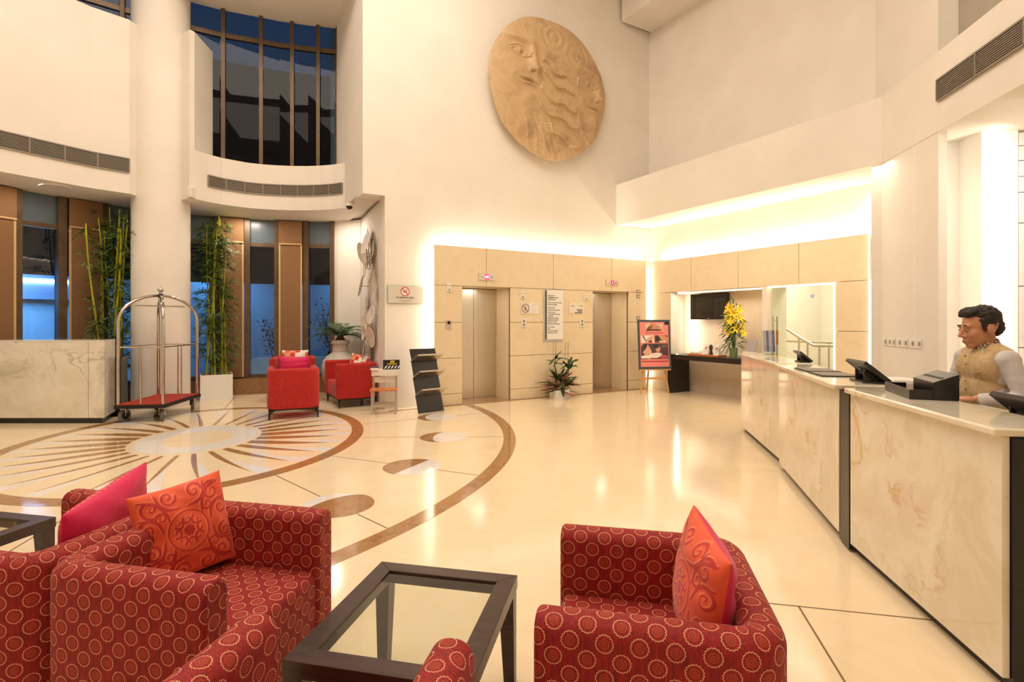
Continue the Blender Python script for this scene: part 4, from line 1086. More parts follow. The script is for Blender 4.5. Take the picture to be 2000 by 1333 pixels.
# ------------------------------------------------------------------ grilles, detectors
def grille_path(label, path, z0, z1, ndiv):
    """linear air grille following a 2D path (front face on the path, room on the right-hand side of it)"""
    t = thing('air_grille', label, 'air grille', (0, 0, 0), 0)
    MB().strip(path, .012, z0, z1).build('backing', M['grille_dark'], t)
    def off(path, o):
        p = [Vector((q[0], q[1])) for q in path]; out = []
        for i, q in enumerate(p):
            d = (p[min(i + 1, len(p) - 1)] - p[max(i - 1, 0)]).normalized(); out.append(q + Vector((d.y, -d.x)) * o)
        return [(q.x, q.y) for q in out]
    fr_ = MB(); 
    fr_.strip(off(path, .014), .014, z1 - .012, z1 + .008).strip(off(path, .014), .014, z0 - .008, z0 + .012)
    fr_.build('frame', M['tape'] if False else M['grille'], t)
    sl = MB(); n = 9
    for k in range(n):
        z = z0 + .02 + (z1 - z0 - .04) * (k + .5) / n
        sl.strip(off(path, .012), .010, z - (z1 - z0) * .022, z + (z1 - z0) * .022)
    o = sl.build('louvre_slats', M['grille'], t); o['kind'] = 'stuff'
    p = [Vector((q[0], q[1])) for q in path]; L = [0]
    for a, b in zip(p[:-1], p[1:]): L.append(L[-1] + (b - a).length)
    for k in range(ndiv + 1):
        s = L[-1] * k / ndiv
        for i in range(len(p) - 1):
            if L[i] <= s <= L[i + 1] + 1e-6:
                q = p[i].lerp(p[i + 1], (s - L[i]) / max(L[i + 1] - L[i], 1e-6)); d = (p[i + 1] - p[i]).normalized(); break
        nrm = Vector((d.y, -d.x))
        MB().obox((q.x + nrm.x * .008, q.y + nrm.y * .008, (z0 + z1) / 2), Vector((d.x, d.y, 0)) * .008, Vector((nrm.x, nrm.y, 0)) * .009, Vector((0, 0, (z1 - z0) / 2))).build('divider', M['grille'], t)
    return t
def inward(path, o):
    p = [Vector(q) for q in path]; out = []
    for i, q in enumerate(p):
        d = (p[min(i + 1, len(p) - 1)] - p[max(i - 1, 0)]).normalized(); out.append(q + Vector((d.y, -d.x)) * o)
    return [(q.x, q.y) for q in out]
grille_path('long slatted air grille on the curved wall left of the column', inward(LIPL[1:-1], .013), 4.12, 4.36, 9)
grille_path('curved slatted air grille on the gallery edge under the dark windows', inward(LIPR[2:], .013)[1:-1], 4.05, 4.25, 8)
fd = Vector((-.17, -1)).normalized()
g0 = Vector((5.07, 7.23)) + fd * 1.24; g1 = Vector((5.07, 7.23)) + fd * 4.4
nn_ = Vector((fd.y, -fd.x)) * .013
grille_path('slatted air grille on the reception bulkhead at the right', [(g0.x + nn_.x, g0.y + nn_.y), (g1.x + nn_.x, g1.y + nn_.y)], 4.06, 4.30, 5)
t = thing('dome_camera', 'small dark dome security camera on the alcove ceiling', 'camera', tuple(EW(-1.25, 1.12, 3.76)), 0)
MB().lathe([(.075, -.05), (.08, -.03), (.08, 0)], 20).build('mount', M['plastic_w'], t, smooth='auto')
MB().ball((0, 0, -.05), .058, 16, 10).build('dome', plain('dome_black', rgb(26, 24, 24), .1), t, smooth=True)
t = thing('wall_speaker', 'small white siren box on the gallery edge beside the column', 'siren', (-5.70, 9.44, 3.86), math.radians(-100))
MB().box(-.06, .06, -.09, -.001, -.10, .10).build('case', M['plastic_w'], t, bevel=.02)
MB().box(-.03, .03, -.0935, -.09, -.085, -.06).build('lens', M['red_ink'], t)
t = thing('ceiling_sensor', 'flat round white disc on the gallery ceiling above the left window', 'ceiling light', (-7.45, 8.6, 3.76), 0)
MB().lathe([(.20, -.025), (.21, -.01), (.21, 0)], 32).build('rim', M['plastic_w'], t, smooth='auto')
# ------------------------------------------------------------------ reception counters
def counter(label, far, near, inner=True, end='none', gap=0.0, mat='onyx'):
    far, near = Vector(far), Vector(near); d = far - near; L = d.length
    rz = math.atan2(d.y, d.x) - PI / 2
    t = thing('reception_counter', label, 'reception desk', (near.x, near.y, 0), rz, 'onyx reception counters')
    MB().box(0, .03, 0, L, .06, 1.068).build('front_panel', M[mat], t, bevel=.003, bseg=1)
    MB().box(.031, .29, .002, L - .002, .06, 1.068).build('carcass', M['black'], t)
    MB().box(-.035, .335, -.012, L + .012, 1.069, 1.103).build('stone_top', M[mat], t, bevel=.009)
    MB().box(.045, .28, .01, L - .01, 0, .059).build('plinth', M['black'], t)
    if inner: MB().box(.291, .62, .0, L - .05, .70, .74).box(.56, .60, .0, L - .05, 0, .70).build('work_top', M['black'], t)
    if end == 'wide': MB().box(.031, .64, -.016, -.001, 0, 1.066).build('end_panel', M['black'], t)
    if gap: MB().box(.006, .29, -gap, -.003, .02, 1.066).build('infill_panel', M['black'], t)
    return t
counter('far onyx reception counter carrying the leaflet holders', (3.263, 7.505), (2.875, 5.64))
counter('middle onyx reception counter with two dark folders on top', (2.800, 5.53), (2.306, 3.725), gap=.19)
counter('near onyx reception counter with the black slotted box', (2.264, 3.53), (2.045, 2.20), end='wide')

def on_counter(far, near, u, x):   # point at fraction u from near to far, x behind the front
    far, near = Vector((far[0], far[1], 0)), Vector((near[0], near[1], 0)); d = (far - near).normalized()
    return near + (far - near) * u + Vector((d.y, -d.x, 0)) * x
CT = 1.1035
# POS terminals seen from behind
M['pos'] = plain('terminal_plastic', rgb(52, 46, 42), .4)
def terminal(label, p, rz, s=1.0, z=CT):
    """screen back faces local -x, screen tilts away"""
    t = thing('desk_terminal', label, 'terminal', (p[0], p[1], z), rz, 'dark desk terminals')
    w = .135 * s
    sl = Vector((-.125, 0, .105)).normalized(); nm = Vector((-.105, 0, -.125)).normalized()
    MB().obox((.005 * s, 0, .068 * s), sl * (.085 * s), Vector((0, w, 0)), nm * (.011 * s)).build('screen_housing', M['pos'], t, bevel=.004)
    MB().obox((.011 * s, 0, .075 * s), sl * (.076 * s), Vector((0, w * .93, 0)), nm * (.0012)).build('screen', M['ink'], t)
    MB().obox((-.004 * s, -w * .1, .040 * s), sl * (.030 * s), Vector((0, w * .42, 0)), nm * (.010 * s)).build('port_bay', M['ink'], t)
    MB().box(-.055 * s, .070 * s, -w * .7, w * .7, 0, .012).build('foot', M['pos'], t)
    for q in (-.45, .45): MB().add([(-.035 * s, w * q, .012), (.05 * s, w * q, .012), (-.035 * s, w * q, .078 * s), (-.035 * s, w * q + .012, .012), (.05 * s, w * q + .012, .012), (-.035 * s, w * q + .012, .078 * s)], [(0, 1, 2), (5, 4, 3), (0, 3, 4, 1), (1, 4, 5, 2), (2, 5, 3, 0)]).build('side_brace', M['pos'], t)
    return t
rzc = -math.radians(13)
terminal('dark desk terminal on the far end of the far counter', on_counter((3.263, 7.505), (2.875, 5.64), .12, .28), rzc, .95)
terminal('dark desk terminal on the middle counter beside the white printer', on_counter((2.800, 5.53), (2.306, 3.725), .13, .255), rzc, 1.25)
pq = on_counter((2.264, 3.53), (2.045, 2.20), .30, .40)
ht = thing('monitor_stand', 'black block behind the near counter under a terminal', 'stand', (pq.x + .03, pq.y, .7405), -math.radians(9))
MB().box(-.07, .10, -.13, .13, 0, .29).build('stand_block', M['black'], ht)
terminal('dark desk terminal at the right edge below the receptionist', pq, -math.radians(9), 1.25, 1.031)
# white printer beside the middle terminal
pp = on_counter((2.800, 5.53), (2.306, 3.725), .14, .47)
t = thing('receipt_printer', 'white receipt printer behind the middle counter', 'printer', (pp.x, pp.y, .7405), rzc)
MB().box(-.09, .10, -.10, .10, 0, .395).build('case', M['plastic_w'], t, bevel=.03)
# folders on the middle counter
for k, (u, x, lb) in enumerate(((.62, .16, 'dark grey flat folder farther along the middle counter'), (.40, .17, 'dark grey flat folder nearer on the middle counter'))):
    p = on_counter((2.800, 5.53), (2.306, 3.725), u, x)
    t = thing('menu_folder', lb, 'folder', (p.x, p.y, CT), rzc, 'folders on the counter')
    MB().box(-.13, .15, -.18, .18, 0, .007).build('cover', M['ink'], t)
    MB().box(-.115, .135, -.165, .165, .0071, .009).build('inset', plain('folder_grey%d' % k, rgb(116, 106, 92), .5), t)
# black box with slot and open tray
t = thing('comment_box', 'black suggestion box with slotted sloping lid and open tray on near counter', 'box', (2.275, 3.02, CT), -math.radians(19.5))
MB().add([(.115, 0, 0), (.235, 0, 0), (.235, .30, 0), (.115, .30, 0), (.115, 0, .10), (.235, 0, .150), (.235, .30, .150), (.115, .30, .10)], [(3, 2, 1, 0), (4, 5, 6, 7), (0, 1, 5, 4), (1, 2, 6, 5), (2, 3, 7, 6), (3, 0, 4, 7)]).build('box_body', M['black'], t, bevel=.002, bseg=1)
MB().obox((.165, .15, .1215), Vector((.007, 0, .0029)), Vector((0, .125, 0)), Vector((0, 0, .0012))).build('slot', M['ink'], t)
MB().box(0, .114, 0, .42, 0, .010).box(0, .008, 0, .42, .010, .055).box(.008, .114, 0, .008, .010, .055).box(.008, .114, .412, .42, .010, .055).build('tray', M['black'], t)
# leaflet holders on the far counter
p = on_counter((3.263, 7.505), (2.875, 5.64), .80, .20)
t = thing('leaflet_rack', 'clear rack of blue leaflets standing at the end of the far counter', 'leaflet rack', (p.x, p.y, CT), rzc)
MB().box(-.005, .16, .07, .075, 0, .33).box(-.005, .16, -.09, -.085, 0, .12).box(-.005, .16, -.085, .07, 0, .006).build('acrylic', M['glass'], t)
M['lb'] = plain('leaflet_blue', rgb(96, 100, 138), .5); M['lg'] = plain('leaflet_grey', rgb(168, 158, 156), .5)
for k in range(4):
    MB().obox((.02 + .036 * k, .03 - .005 * k, .18), Vector((.016, 0, 0)), Vector((0, .002, .0)), Vector((0, .03, .14))).build('leaflet', M['lb'] if k % 2 else M['lg'], t)
for k, (u, x, lb) in enumerate(((.90, .05, 'small tilted grey card holder at the corner of the far counter'), (.82, .06, 'small tilted grey card holder next to the blue leaflets'))):
    p = on_counter((3.263, 7.505), (2.875, 5.64), u, x)
    t = thing('card_holder', lb, 'card holder', (p.x, p.y, CT), rzc - .9, 'card holders on the far counter')
    MB().obox((0, .02, .09), Vector((.05, 0, 0)), Vector((0, .004, -.0015)), Vector((0, .04, .088))).build('card', M['lg'], t)
    MB().box(-.055, .055, -.04, .03, 0, .03).build('holder_base', M['plastic_w'], t)

# ------------------------------------------------------------------ console, television, flowers, tray
t = thing('console_table', 'long dark wood console table in the television niche', 'console table', RW(0, 0, 0), ROT_R)
MB().box(.735, 2.95, -.225, .34, .735, .838).build('top', M['console'], t, bevel=.003)
MB().box(.735, .835, -.225, .34, 0, .734).build('end_leg', M['console'], t, bevel=.003)
MB().box(2.85, 2.95, -.225, .34, 0, .734).build('end_leg', M['console'], t, bevel=.003)
t = thing('television', 'wall-mounted flat black television in the lit niche', 'television', RW(1.38, .36, 1.865), ROT_R + .10)
MB().box(-.45, .45, -.06, -.015, -.275, .275).build('bezel', plain('tv_black', rgb(20, 17, 15), .25), t, bevel=.006)
MB().box(-.425, .425, -.0615, -.0602, -.245, .255).build('screen', plain('tv_screen', rgb(34, 28, 23), .06), t)
MB().box(-.03, .03, -.062, -.0602, -.266, -.254).build('badge', M['alu'], t)
MB().box(-.05, .05, -.07, -.06, -.285, -.277).build('sensor', M['ink'], t)
MB().box(-.12, .12, -.014, .055, -.12, .12).build('bracket', M['dark_metal'], t)
tr = thing('wooden_tray', 'orange wooden tray on the console table', 'tray', RW(1.62, -.08, .8385), ROT_R)
MB().box(-.36, .40, -.12, .14, 0, .012).build('tray_floor', M['teak'], tr)
MB().box(-.36, .40, -.12, -.11, .012, .035).box(-.36, .40, .13, .14, .012, .035).box(-.36, -.35, -.11, .13, .012, .035).box(.39, .40, -.11, .13, .012, .035).build('tray_rim', M['teak'], tr)
def in_tray(x, y): return tuple(RW(1.62 + x, -.08 + y, .8512))
t = thing('towel_roll', 'rolled white towel lying at the left end of the tray', 'towel', in_tray(-.23, -.03), ROT_R)
MB().tube([(-.10, 0, .045), (.14, 0, .045)], .044, 16).build('roll', M['paper'], t, smooth='auto')
for k, (x, lb) in enumerate(((-.02, 'folded white tent card with red mark beside the towel'), (.29, 'white carton with pointed top and red mark on the tray'))):
    t = thing('tent_card' if k == 0 else 'gift_carton', lb, 'card' if k == 0 else 'carton', in_tray(x, .065 if k == 0 else 0), ROT_R)
    MB().add([(-.07, -.05, 0), (.07, -.05, 0), (.07, .05, 0), (-.07, .05, 0), (-.06, -.03, .11), (.06, -.03, .11), (.06, .03, .11), (-.06, .03, .11), (.0 - .02, 0, .23), (.02 + .02, 0, .24)],
             [(3, 2, 1, 0), (0, 1, 5, 4), (1, 2, 6, 5), (2, 3, 7, 6), (3, 0, 4, 7), (4, 5, 9, 8), (6, 7, 8, 9), (5, 6, 9), (7, 4, 8)]).build('body', M['paper'], t)
    MB().obox((.012, -.0365, .155), Vector((.024, 0, .02)), Vector((0, .001, 0)), Vector((-.007, 0, .009))).build('red_mark', M['red_ink'], t)
t = thing('oil_burner', 'small dark ornament among pale pebbles in the middle of the tray', 'ornament', in_tray(.14, .0), ROT_R)
MB().lathe([(.045, 0), (.05, .02), (.03, .07), (.022, .11), (.036, .15), (.036, .19), (.018, .225), (0, .23)], 16).build('burner', M['soil'], t, smooth='auto')
M['peb'] = mottled('pebble', rgb(206, 188, 150), rgb(120, 96, 70), 20, .6)
rs = random.Random(8)
for k in range(14): MB().ball((rs.uniform(-.1, .08), rs.uniform(-.085, -.03), .018), (.018, .014, .014), 8, 6).build('pebble', M['peb'], t, smooth=True)
# yellow lilies in a glass vase
fv = thing('lily_vase', 'tall arrangement of yellow lilies in a glass vase on the console', 'flower vase', RW(2.30, -.10, .8385), ROT_R)
MB().lathe([(.07, 0), (.075, .01), (.085, .30), (.082, .30), (.07, .02), (0, .018)], 24).build('vase', M['glass'], fv, smooth='auto')
MB().lathe([(0.0, .02), (.066, .021), (.074, .20), (0, .201)], 24).build('water', plain('vase_water', rgb(120, 130, 86), .1), fv, smooth='auto')
M['lily'] = mottled('lily_yellow', rgb(236, 196, 16), rgb(250, 224, 54), 12, .5)
M['lily_leaf'] = mottled('lily_leaf', rgb(44, 82, 14), rgb(86, 124, 30), 10, .45)
rs = random.Random(5)
def lily(mb, c, d, r):
    d = Vector(d).normalized(); x = d.orthogonal().normalized(); y = d.cross(x)
    for k in range(6):
        a = 2 * PI * k / 6; o = x * math.cos(a) + y * math.sin(a)
        s = d.cross(o).normalized(); w = r * (.26 if k % 2 else .2)
        p0 = c; p1 = c + d * r * .55 + o * r * .35; p2 = c + d * r * .75 + o * r * .85; p3 = c + d * r * .60 + o * r * 1.2
        mb.add([p0, p1 + s * w, p1 - s * w, p2 + s * w * .8, p2 - s * w * .8, p3], [(0, 1, 2), (1, 3, 4, 2), (3, 5, 4)])
for k in range(26):
    u = k / 25; z = .46 + .54 * u; rad = .21 * (1 - .62 * u) * rs.uniform(.55, 1.0); a = k * 2.4
    c = Vector((math.cos(a) * rad, math.sin(a) * rad, z))
    mb = MB(); lily(mb, c, (math.cos(a), math.sin(a) - .35, rs.uniform(.0, .9)), rs.uniform(.075, .10))
    mb.build('lily_flower', M['lily'], fv)
    MB().tube([(0, 0, .03), (c.x * .3, c.y * .3, .35), tuple(c)], .0035, 5).build('stem', M['lily_leaf'], fv)
for k in range(40):
    a = rs.uniform(0, 2 * PI); z = rs.uniform(.25, .85); mb = MB()
    leaf_geo(mb, (math.cos(a) * .05, math.sin(a) * .05, z), (math.cos(a), math.sin(a), rs.uniform(-.9, .5)), rs.uniform(.16, .28), .05, .5)
    mb.build('leaf', M['lily_leaf'], fv)
for a, el, L in ((PI - .3, -.95, .44), (PI + .2, -1.2, .40), (PI - .1, -.7, .46), (.3, .7, .44), (.1, .9, .40), (PI + .6, -1.25, .38)):
    mb = MB(); leaf_geo(mb, (0, -.03, .40), (math.cos(a) * math.cos(el), -.25, math.sin(el)), L, .045, .2); mb.build('long_leaf', M['lily_leaf'], fv)
for k in range(5):
    MB().ball((rs.uniform(-.05, .05), rs.uniform(-.05, .03), 1.0 + .04 * k), (.012, .012, .035), 8, 6).build('bud', M['lily_leaf'], fv, smooth=True)

# ------------------------------------------------------------------ switch plates on the pillar
PLR = math.atan2(-.986, -.1676)
def on_pillar(s, z): return (5.075 - .1630 * s - .0, 7.24 - .9866 * s, z)
for k, (s, w, n, lb) in enumerate(((.10, .085, 2, 'smallest white switch plate, farthest left on the pillar'), (.255, .20, 4, 'white switch plate second from the left on the pillar'), (.50, .26, 4, 'white switch plate third from the left on the pillar'), (.785, .27, 4, 'white switch plate farthest right on the pillar'))):
    t = thing('switch_plate', lb, 'light switch', on_pillar(s, 1.275), PLR, 'switch plates on the pillar')
    MB().box(-w / 2, w / 2, -.010, -.001, -.055, .055).build('plate', M['plastic_w'], t, bevel=.003)
    for q in range(n):
        x = -w / 2 + w * (q + .5) / n
        MB().box(x - w / n * .28, x + w / n * .28, -.0135, -.0101, -.026, .026).build('rocker', M['grille'] if q % 2 else M['plastic_w'], t)

# ------------------------------------------------------------------ poster on easel
es = thing('poster_easel', 'light wooden easel standing between lift and console', 'easel', EW(4.79, -.62, 0), math.radians(9))
for x0, x1, y0, y1 in ((-.32, -.13, -.10, .02), (.32, .13, -.10, .02), (0, 0, .32, .03)):
    MB().tube([(x0, y0, 0), (x1, y1, 1.45)], .019, 6).build('leg', M['oak'], es)
MB().box(-.26, .26, -.085, -.055, .30, .345).build('cross_bar', M['oak'], es)
MB().box(-.35, .35, -.145, -.05, .50, .525).build('shelf_bar', M['oak'], es)
po = thing('spa_poster', 'pink spa treatment poster in a dark blue frame on the easel', 'poster', EW(4.79, -.62, .526), math.radians(9))
tilt = Matrix.Translation((0, -.135, 0)) @ RX(-.085)
def tp(o): o.matrix_local = tilt; return o
tp(MB().box(-.37, .37, 0, .02, 0, 1.06).build('frame', plain('frame_slate', rgb(66, 76, 86), .5), po, bevel=.003))
n = 110; nx = 76
gx, gz = np.meshgrid(np.linspace(-.325, .325, nx), np.linspace(.05, 1.01, n))
X, Z = gx / .325, (gz - .05) / .96
colr = np.tile(np.array(rgb(236, 138, 128)), (X.size, 1)).reshape(n, nx, 4)
def put(mask, c): colr[mask] = rgb(*c)
def rect(x0, x1, z0, z1): return (X > x0) & (X < x1) & (Z > z0) & (Z < z1)
def blob(cx, cz, rx, rz, ang=0):
    dx, dz = X - cx, (Z - cz); c, s = math.cos(ang), math.sin(ang)
    return ((dx * c + dz * s) / rx) ** 2 + ((-dx * s + dz * c) / rz) ** 2 < 1
r1 = rect(-.58, .62, .79, .97); put(r1, (222, 190, 168)); put(r1 & blob(.15, .88, .42, .075, -.15), (206, 142, 108)); put(r1 & blob(-.38, .84, .22, .055, .3), (134, 66, 44)); put(r1 & blob(.02, .82, .5, .02), (70, 40, 30)); put(r1 & blob(-.15, .89, .09, .06), (176, 104, 76))
put(rect(-.62, .62, .752, .762), (196, 76, 72)); put(rect(-.4, .5, .735, .742), (196, 76, 72))
r2 = rect(-.93, -.02, .54, .70); put(r2, (236, 226, 214)); put(r2 & blob(-.35, .60, .3, .06, .2), (214, 166, 136)); put(r2 & blob(-.72, .65, .18, .025, -.5), (128, 52, 48)); put(r2 & blob(-.28, .56, .14, .03), (120, 70, 50))
r3 = rect(.02, .93, .54, .70); put(r3, (92, 60, 48)); put(r3 & blob(.62, .65, .34, .06, -.1), (214, 148, 104)); put(r3 & blob(.25, .62, .16, .06), (44, 32, 30)); put(r3 & blob(.6, .565, .3, .02), (226, 206, 182))
r4 = rect(-.97, .95, .17, .52); put(r4, (84, 56, 56)); put(r4 & blob(-.55, .36, .40, .15, -.35), (222, 168, 140)); put(r4 & blob(-.75, .44, .26, .08, .3), (64, 44, 40)); put(r4 & blob(.22, .40, .17, .075), (206, 150, 126)); put(r4 & blob(.10, .46, .22, .05), (52, 38, 38)); put(r4 & blob(.0, .25, .5, .06, .05), (238, 222, 206)); put(r4 & blob(-.6, .22, .4, .035), (244, 232, 220)); put(r4 & blob(.65, .22, .3, .04), (176, 84, 116)); put(r4 & rect(.5, .9, .43, .49), (110, 92, 90)); put(r4 & blob(-.05, .185, .35, .015), (120, 60, 60))
put(rect(-.97, .95, .105, .13), (176, 58, 54))
me = bpy.data.meshes.new('print')
me.from_pydata([(x, -.0012, z) for x, z in zip(gx.ravel(), gz.ravel())], [], [(i * nx + j, i * nx + j + 1, (i + 1) * nx + j + 1, (i + 1) * nx + j) for i in range(n - 1) for j in range(nx - 1)])
me.materials.append(M['print_paper']); set_print(me, colr.reshape(-1, 4)); tp(link('print', me, po))
tp(MB().box(.24, .335, -.003, -.0013, .95, 1.02).build('corner_badge', M['ink'], po))
# ------------------------------------------------------------------ lift wall fittings
def wall_thing(name, label, cat, t, z, group=None): return thing(name, label, cat, EW(t, -.001, z), ROT_E, group)
for k, (tc, dig, lb) in enumerate(((1.067, '05', 'lift floor display reading 05 above the left lift'), (4.174, '1', 'lift floor display above the right lift'))):
    t = wall_thing('floor_display', lb, 'display', tc, 2.40, 'lift floor displays')
    MB().box(-.175, .175, -.018, 0, -.065, .065).build('plate', M['steel'], t, bevel=.003)
    MB().box(-.045, .045, -.0195, -.0181, -.05, .05).build('screen', M['led'], t)
    text('digits', dig, .075, M['led_txt'], t, (0, -.0199, -.026), 'CENTER', .0004)
    MB().add([(-.115, -.0192, -.02), (-.085, -.0192, -.02), (-.10, -.0192, .015), (-.115, -.0185, -.02), (-.085, -.0185, -.02), (-.10, -.0185, .015)], [(0, 1, 2), (5, 4, 3), (0, 3, 4, 1), (1, 4, 5, 2), (2, 5, 3, 0)]).build('arrow_mark', M['grille'], t)
    MB().box(.085, .115, -.0192, -.0181, -.025, .02).build('lamp_mark', M['grille'], t)
t = wall_thing('key_switch', 'steel key switch plate with black button left of the lift', 'switch', .281, 1.49)
MB().box(-.058, .058, -.014, 0, -.08, .08).build('plate', M['steel'], t, bevel=.004)
k_ = MB().lathe([(.03, 0), (.03, .012), (0, .012)], 20).build('key_button', M['ink'], t); k_.matrix_local = Matrix.Translation((0, -.014, .035)) @ RX(PI / 2)
for tc, z, w, h, lb in ((.288, 2.178, .10, .165, 'white sensor plate high on the stone left of the left lift'), (1.87, 2.078, .11, .145, 'white sensor plate above the framed no-entry notice'), (3.457, 2.075, .12, .15, 'white sensor plate above the brass notice')):
    t = wall_thing('sensor_plate', lb, 'sensor', tc, z, 'sensor plates on the lift wall')
    MB().box(-w / 2, w / 2, -.02, 0, -h / 2, h / 2).build('cover', M['plastic_w'], t, bevel=.006)
    k_ = MB().lathe([(.012, 0), (.012, .006), (0, .006)], 12).build('sensor_dot', M['ink'], t); k_.matrix_local = Matrix.Translation((0, -.02, -h * .28)) @ RX(PI / 2)
    MB().box(-w * .3, w * .3, -.0215, -.0201, h * .12, h * .16).build('label_strip', M['grille'], t)
for tc, lb in ((1.892, 'white call button plate beside the left lift'), (3.34, 'white call button plate beside the right lift')):
    t = wall_thing('call_buttons', lb, 'call buttons', tc, 1.517, 'lift call buttons')
    MB().box(-.062, .062, -.016, 0, -.092, .092).build('plate', M['plastic_w'], t, bevel=.005)
    for z in (-.035, .035):
        k_ = MB().lathe([(.026, 0), (.026, .006), (.020, .008), (0, .008)], 20).build('button', M['grille'], t); k_.matrix_local = Matrix.Translation((0, -.016, z)) @ RX(PI / 2)
for tc, z, lb in ((4.95, 2.232, 'uppermost small grey socket right of the right lift'), (4.95, 2.118, 'middle small grey socket right of the right lift'), (4.95, 1.63, 'lowest small grey socket, just above the poster')):
    t = wall_thing('wall_socket', lb, 'socket', tc, z, 'sockets on the lift wall')
    MB().box(-.05, .05, -.012, 0, -.036, .036).build('plate', M['grille'], t, bevel=.003)
    MB().box(-.03, .03, -.0135, -.0121, -.018, .018).build('insert', M['plastic_w'], t)
def ring_mesh(mb, r0, r1, y, n=32, th=.0008):
    vs = []
    for i in range(n):
        a = 2 * PI * i / n
        for r in (r0, r1):
            for yy in (y, y + th): vs.append((r * math.cos(a), yy, r * math.sin(a)))
    fs = []
    for i in range(n):
        b, c = 4 * i, 4 * ((i + 1) % n)
        fs += [(b, b + 2, c + 2, c), (b, c, c + 1, b + 1), (b + 2, b + 3, c + 3, c + 2), (b + 1, c + 1, c + 3, b + 3)]
    return mb.add(vs, fs)
t = wall_thing('fire_notice', 'steel and white notice with a crossed-out circle beside the left lift', 'sign', 2.034, 1.81)
MB().box(-.21, .0, -.012, 0, -.108, .108).build('steel_half', M['sign'], t)
MB().box(.001, .21, -.012, 0, -.108, .108).build('white_half', M['paper'], t)
o = ring_mesh(MB(), .075, .088, -.0135).obox((0, -.0131, 0), Vector((.056, 0, -.056)), Vector((0, .0004, 0)), Vector((.005, 0, .005))).build('prohibition_ring', plain('dark_red_ink', rgb(120, 36, 28), .5), t); o.location = (-.105, 0, 0)
MB().box(-.125, -.10, -.0134, -.0121, -.05, .01).box(-.115, -.085, -.0134, -.0121, .012, .03).build('pictogram', M['joint'], t)
for k in range(5): MB().box(.03, .03 + (.15, .10, .13, .15, .11)[k], -.0130, -.0121, .07 - k * .036 - .004, .07 - k * .036 + .004).build('text_line', M['tape'], t)
t = wall_thing('brass_notice', 'brushed metal notice with a few small lines near the right lift', 'sign', 3.196, 1.822)
MB().box(-.20, .20, -.012, 0, -.112, .112).build('plate', M['sign'], t, bevel=.002)
for k, (x0, x1, z) in enumerate(((-.14, -.06, .05), (.08, .16, .055), (0, .15, -.03), (.03, .15, -.06), (-.05, .15, -.09))): MB().box(x0, x1, -.0130, -.0121, z - .008, z + .008).build('text_line', M['ink'] if k > 1 else M['grille'], t)
t = wall_thing('floor_directory', 'tall white floor directory board with black lettering between the lifts', 'sign', 2.60, 1.67)
MB().box(-.25, .215, -.004, .0, -.55, .53).build('back_plate', M['alu'], t)
MB().box(-.175, .225, -.050, -.038, -.49, .52).build('board', M['paper'], t, bevel=.002)
for sx, sz in ((-.15, .49), (.2, .49), (-.15, -.46), (.2, -.46)): MB().box(sx - .008, sx + .008, -.038, -.004, sz - .008, sz + .008).build('standoff', M['alu'], t)
LN = [(.405, 'ROOF TOP'), (.365, 'SWIMMING POOL'), (.325, 'PENTHOUSE'), (.262, '5TH, 6TH & 8TH FLOOR'), (.222, 'GUEST ROOMS'), (.160, '3RD FLOOR'), (.112, 'CONVENTION HALL'), (.064, '2ND FLOOR'), (.024, 'CONVENTION HALL'), (-.014, 'LOUNGE'), (-.054, 'MEETING ROOMS'), (-.094, 'BUSINESS CENTRE'), (-.134, 'HEALTH CLUB'), (-.174, 'EXECUTIVE OFFICES'), (-.236, '1ST FLOOR'), (-.276, 'SPA'), (-.314, 'ALL DAY DINING'), (-.354, 'BANQUET HALL')]
for z, s_ in LN:
    text('lettering', s_, .032, M['ink'], t, (-.155, -.0512, z - .012), 'LEFT', .0006, bold=.0006)
t = thing('no_smoking_sign', 'clear-edged steel sign with red no-smoking symbol on the white wall', 'sign', EW(-.49, .155, 2.03), ROT_E)
MB().box(-.345, .345, -.010, -.001, -.175, .165).build('acrylic_back', M['glass'], t)
MB().box(-.32, .33, -.022, -.0102, -.155, .145).build('plate', M['sign'], t, bevel=.002)
MB().lathe([(0, 0), (.078, 0), (.078, .0006), (0, .0006)], 32).build('symbol_field', M['paper'], t).matrix_local = Matrix.Translation((-.01, -.0222, .052)) @ RX(PI / 2)
o = ring_mesh(MB(), .068, .083, -.0242).obox((0, -.0240, 0), Vector((.05, 0, -.05)), Vector((0, .0004, 0)), Vector((.006, 0, .006))).build('red_ring', M['red_ink'], t); o.location = (-.01, 0, .052)
MB().box(-.055, .02, -.0236, -.0229, .040, .054).tube([(.02, -.0233, .056), (.035, -.0233, .075), (.018, -.0233, .09), (-.005, -.0233, .095)], .004, 5).build('cigarette', M['ink'], t)
text('lettering', 'NO SMOKING AREA', .036, M['ink'], t, (-.01, -.0228, -.068), 'CENTER', .0004, bold=.0008)
text('lettering', 'SMOKING IS PROHIBITED', .020, M['joint'], t, (-.01, -.0228, -.112), 'CENTER', .0004)
text('lettering', 'IN THIS AREA', .020, M['joint'], t, (-.01, -.0228, -.138), 'CENTER', .0004)

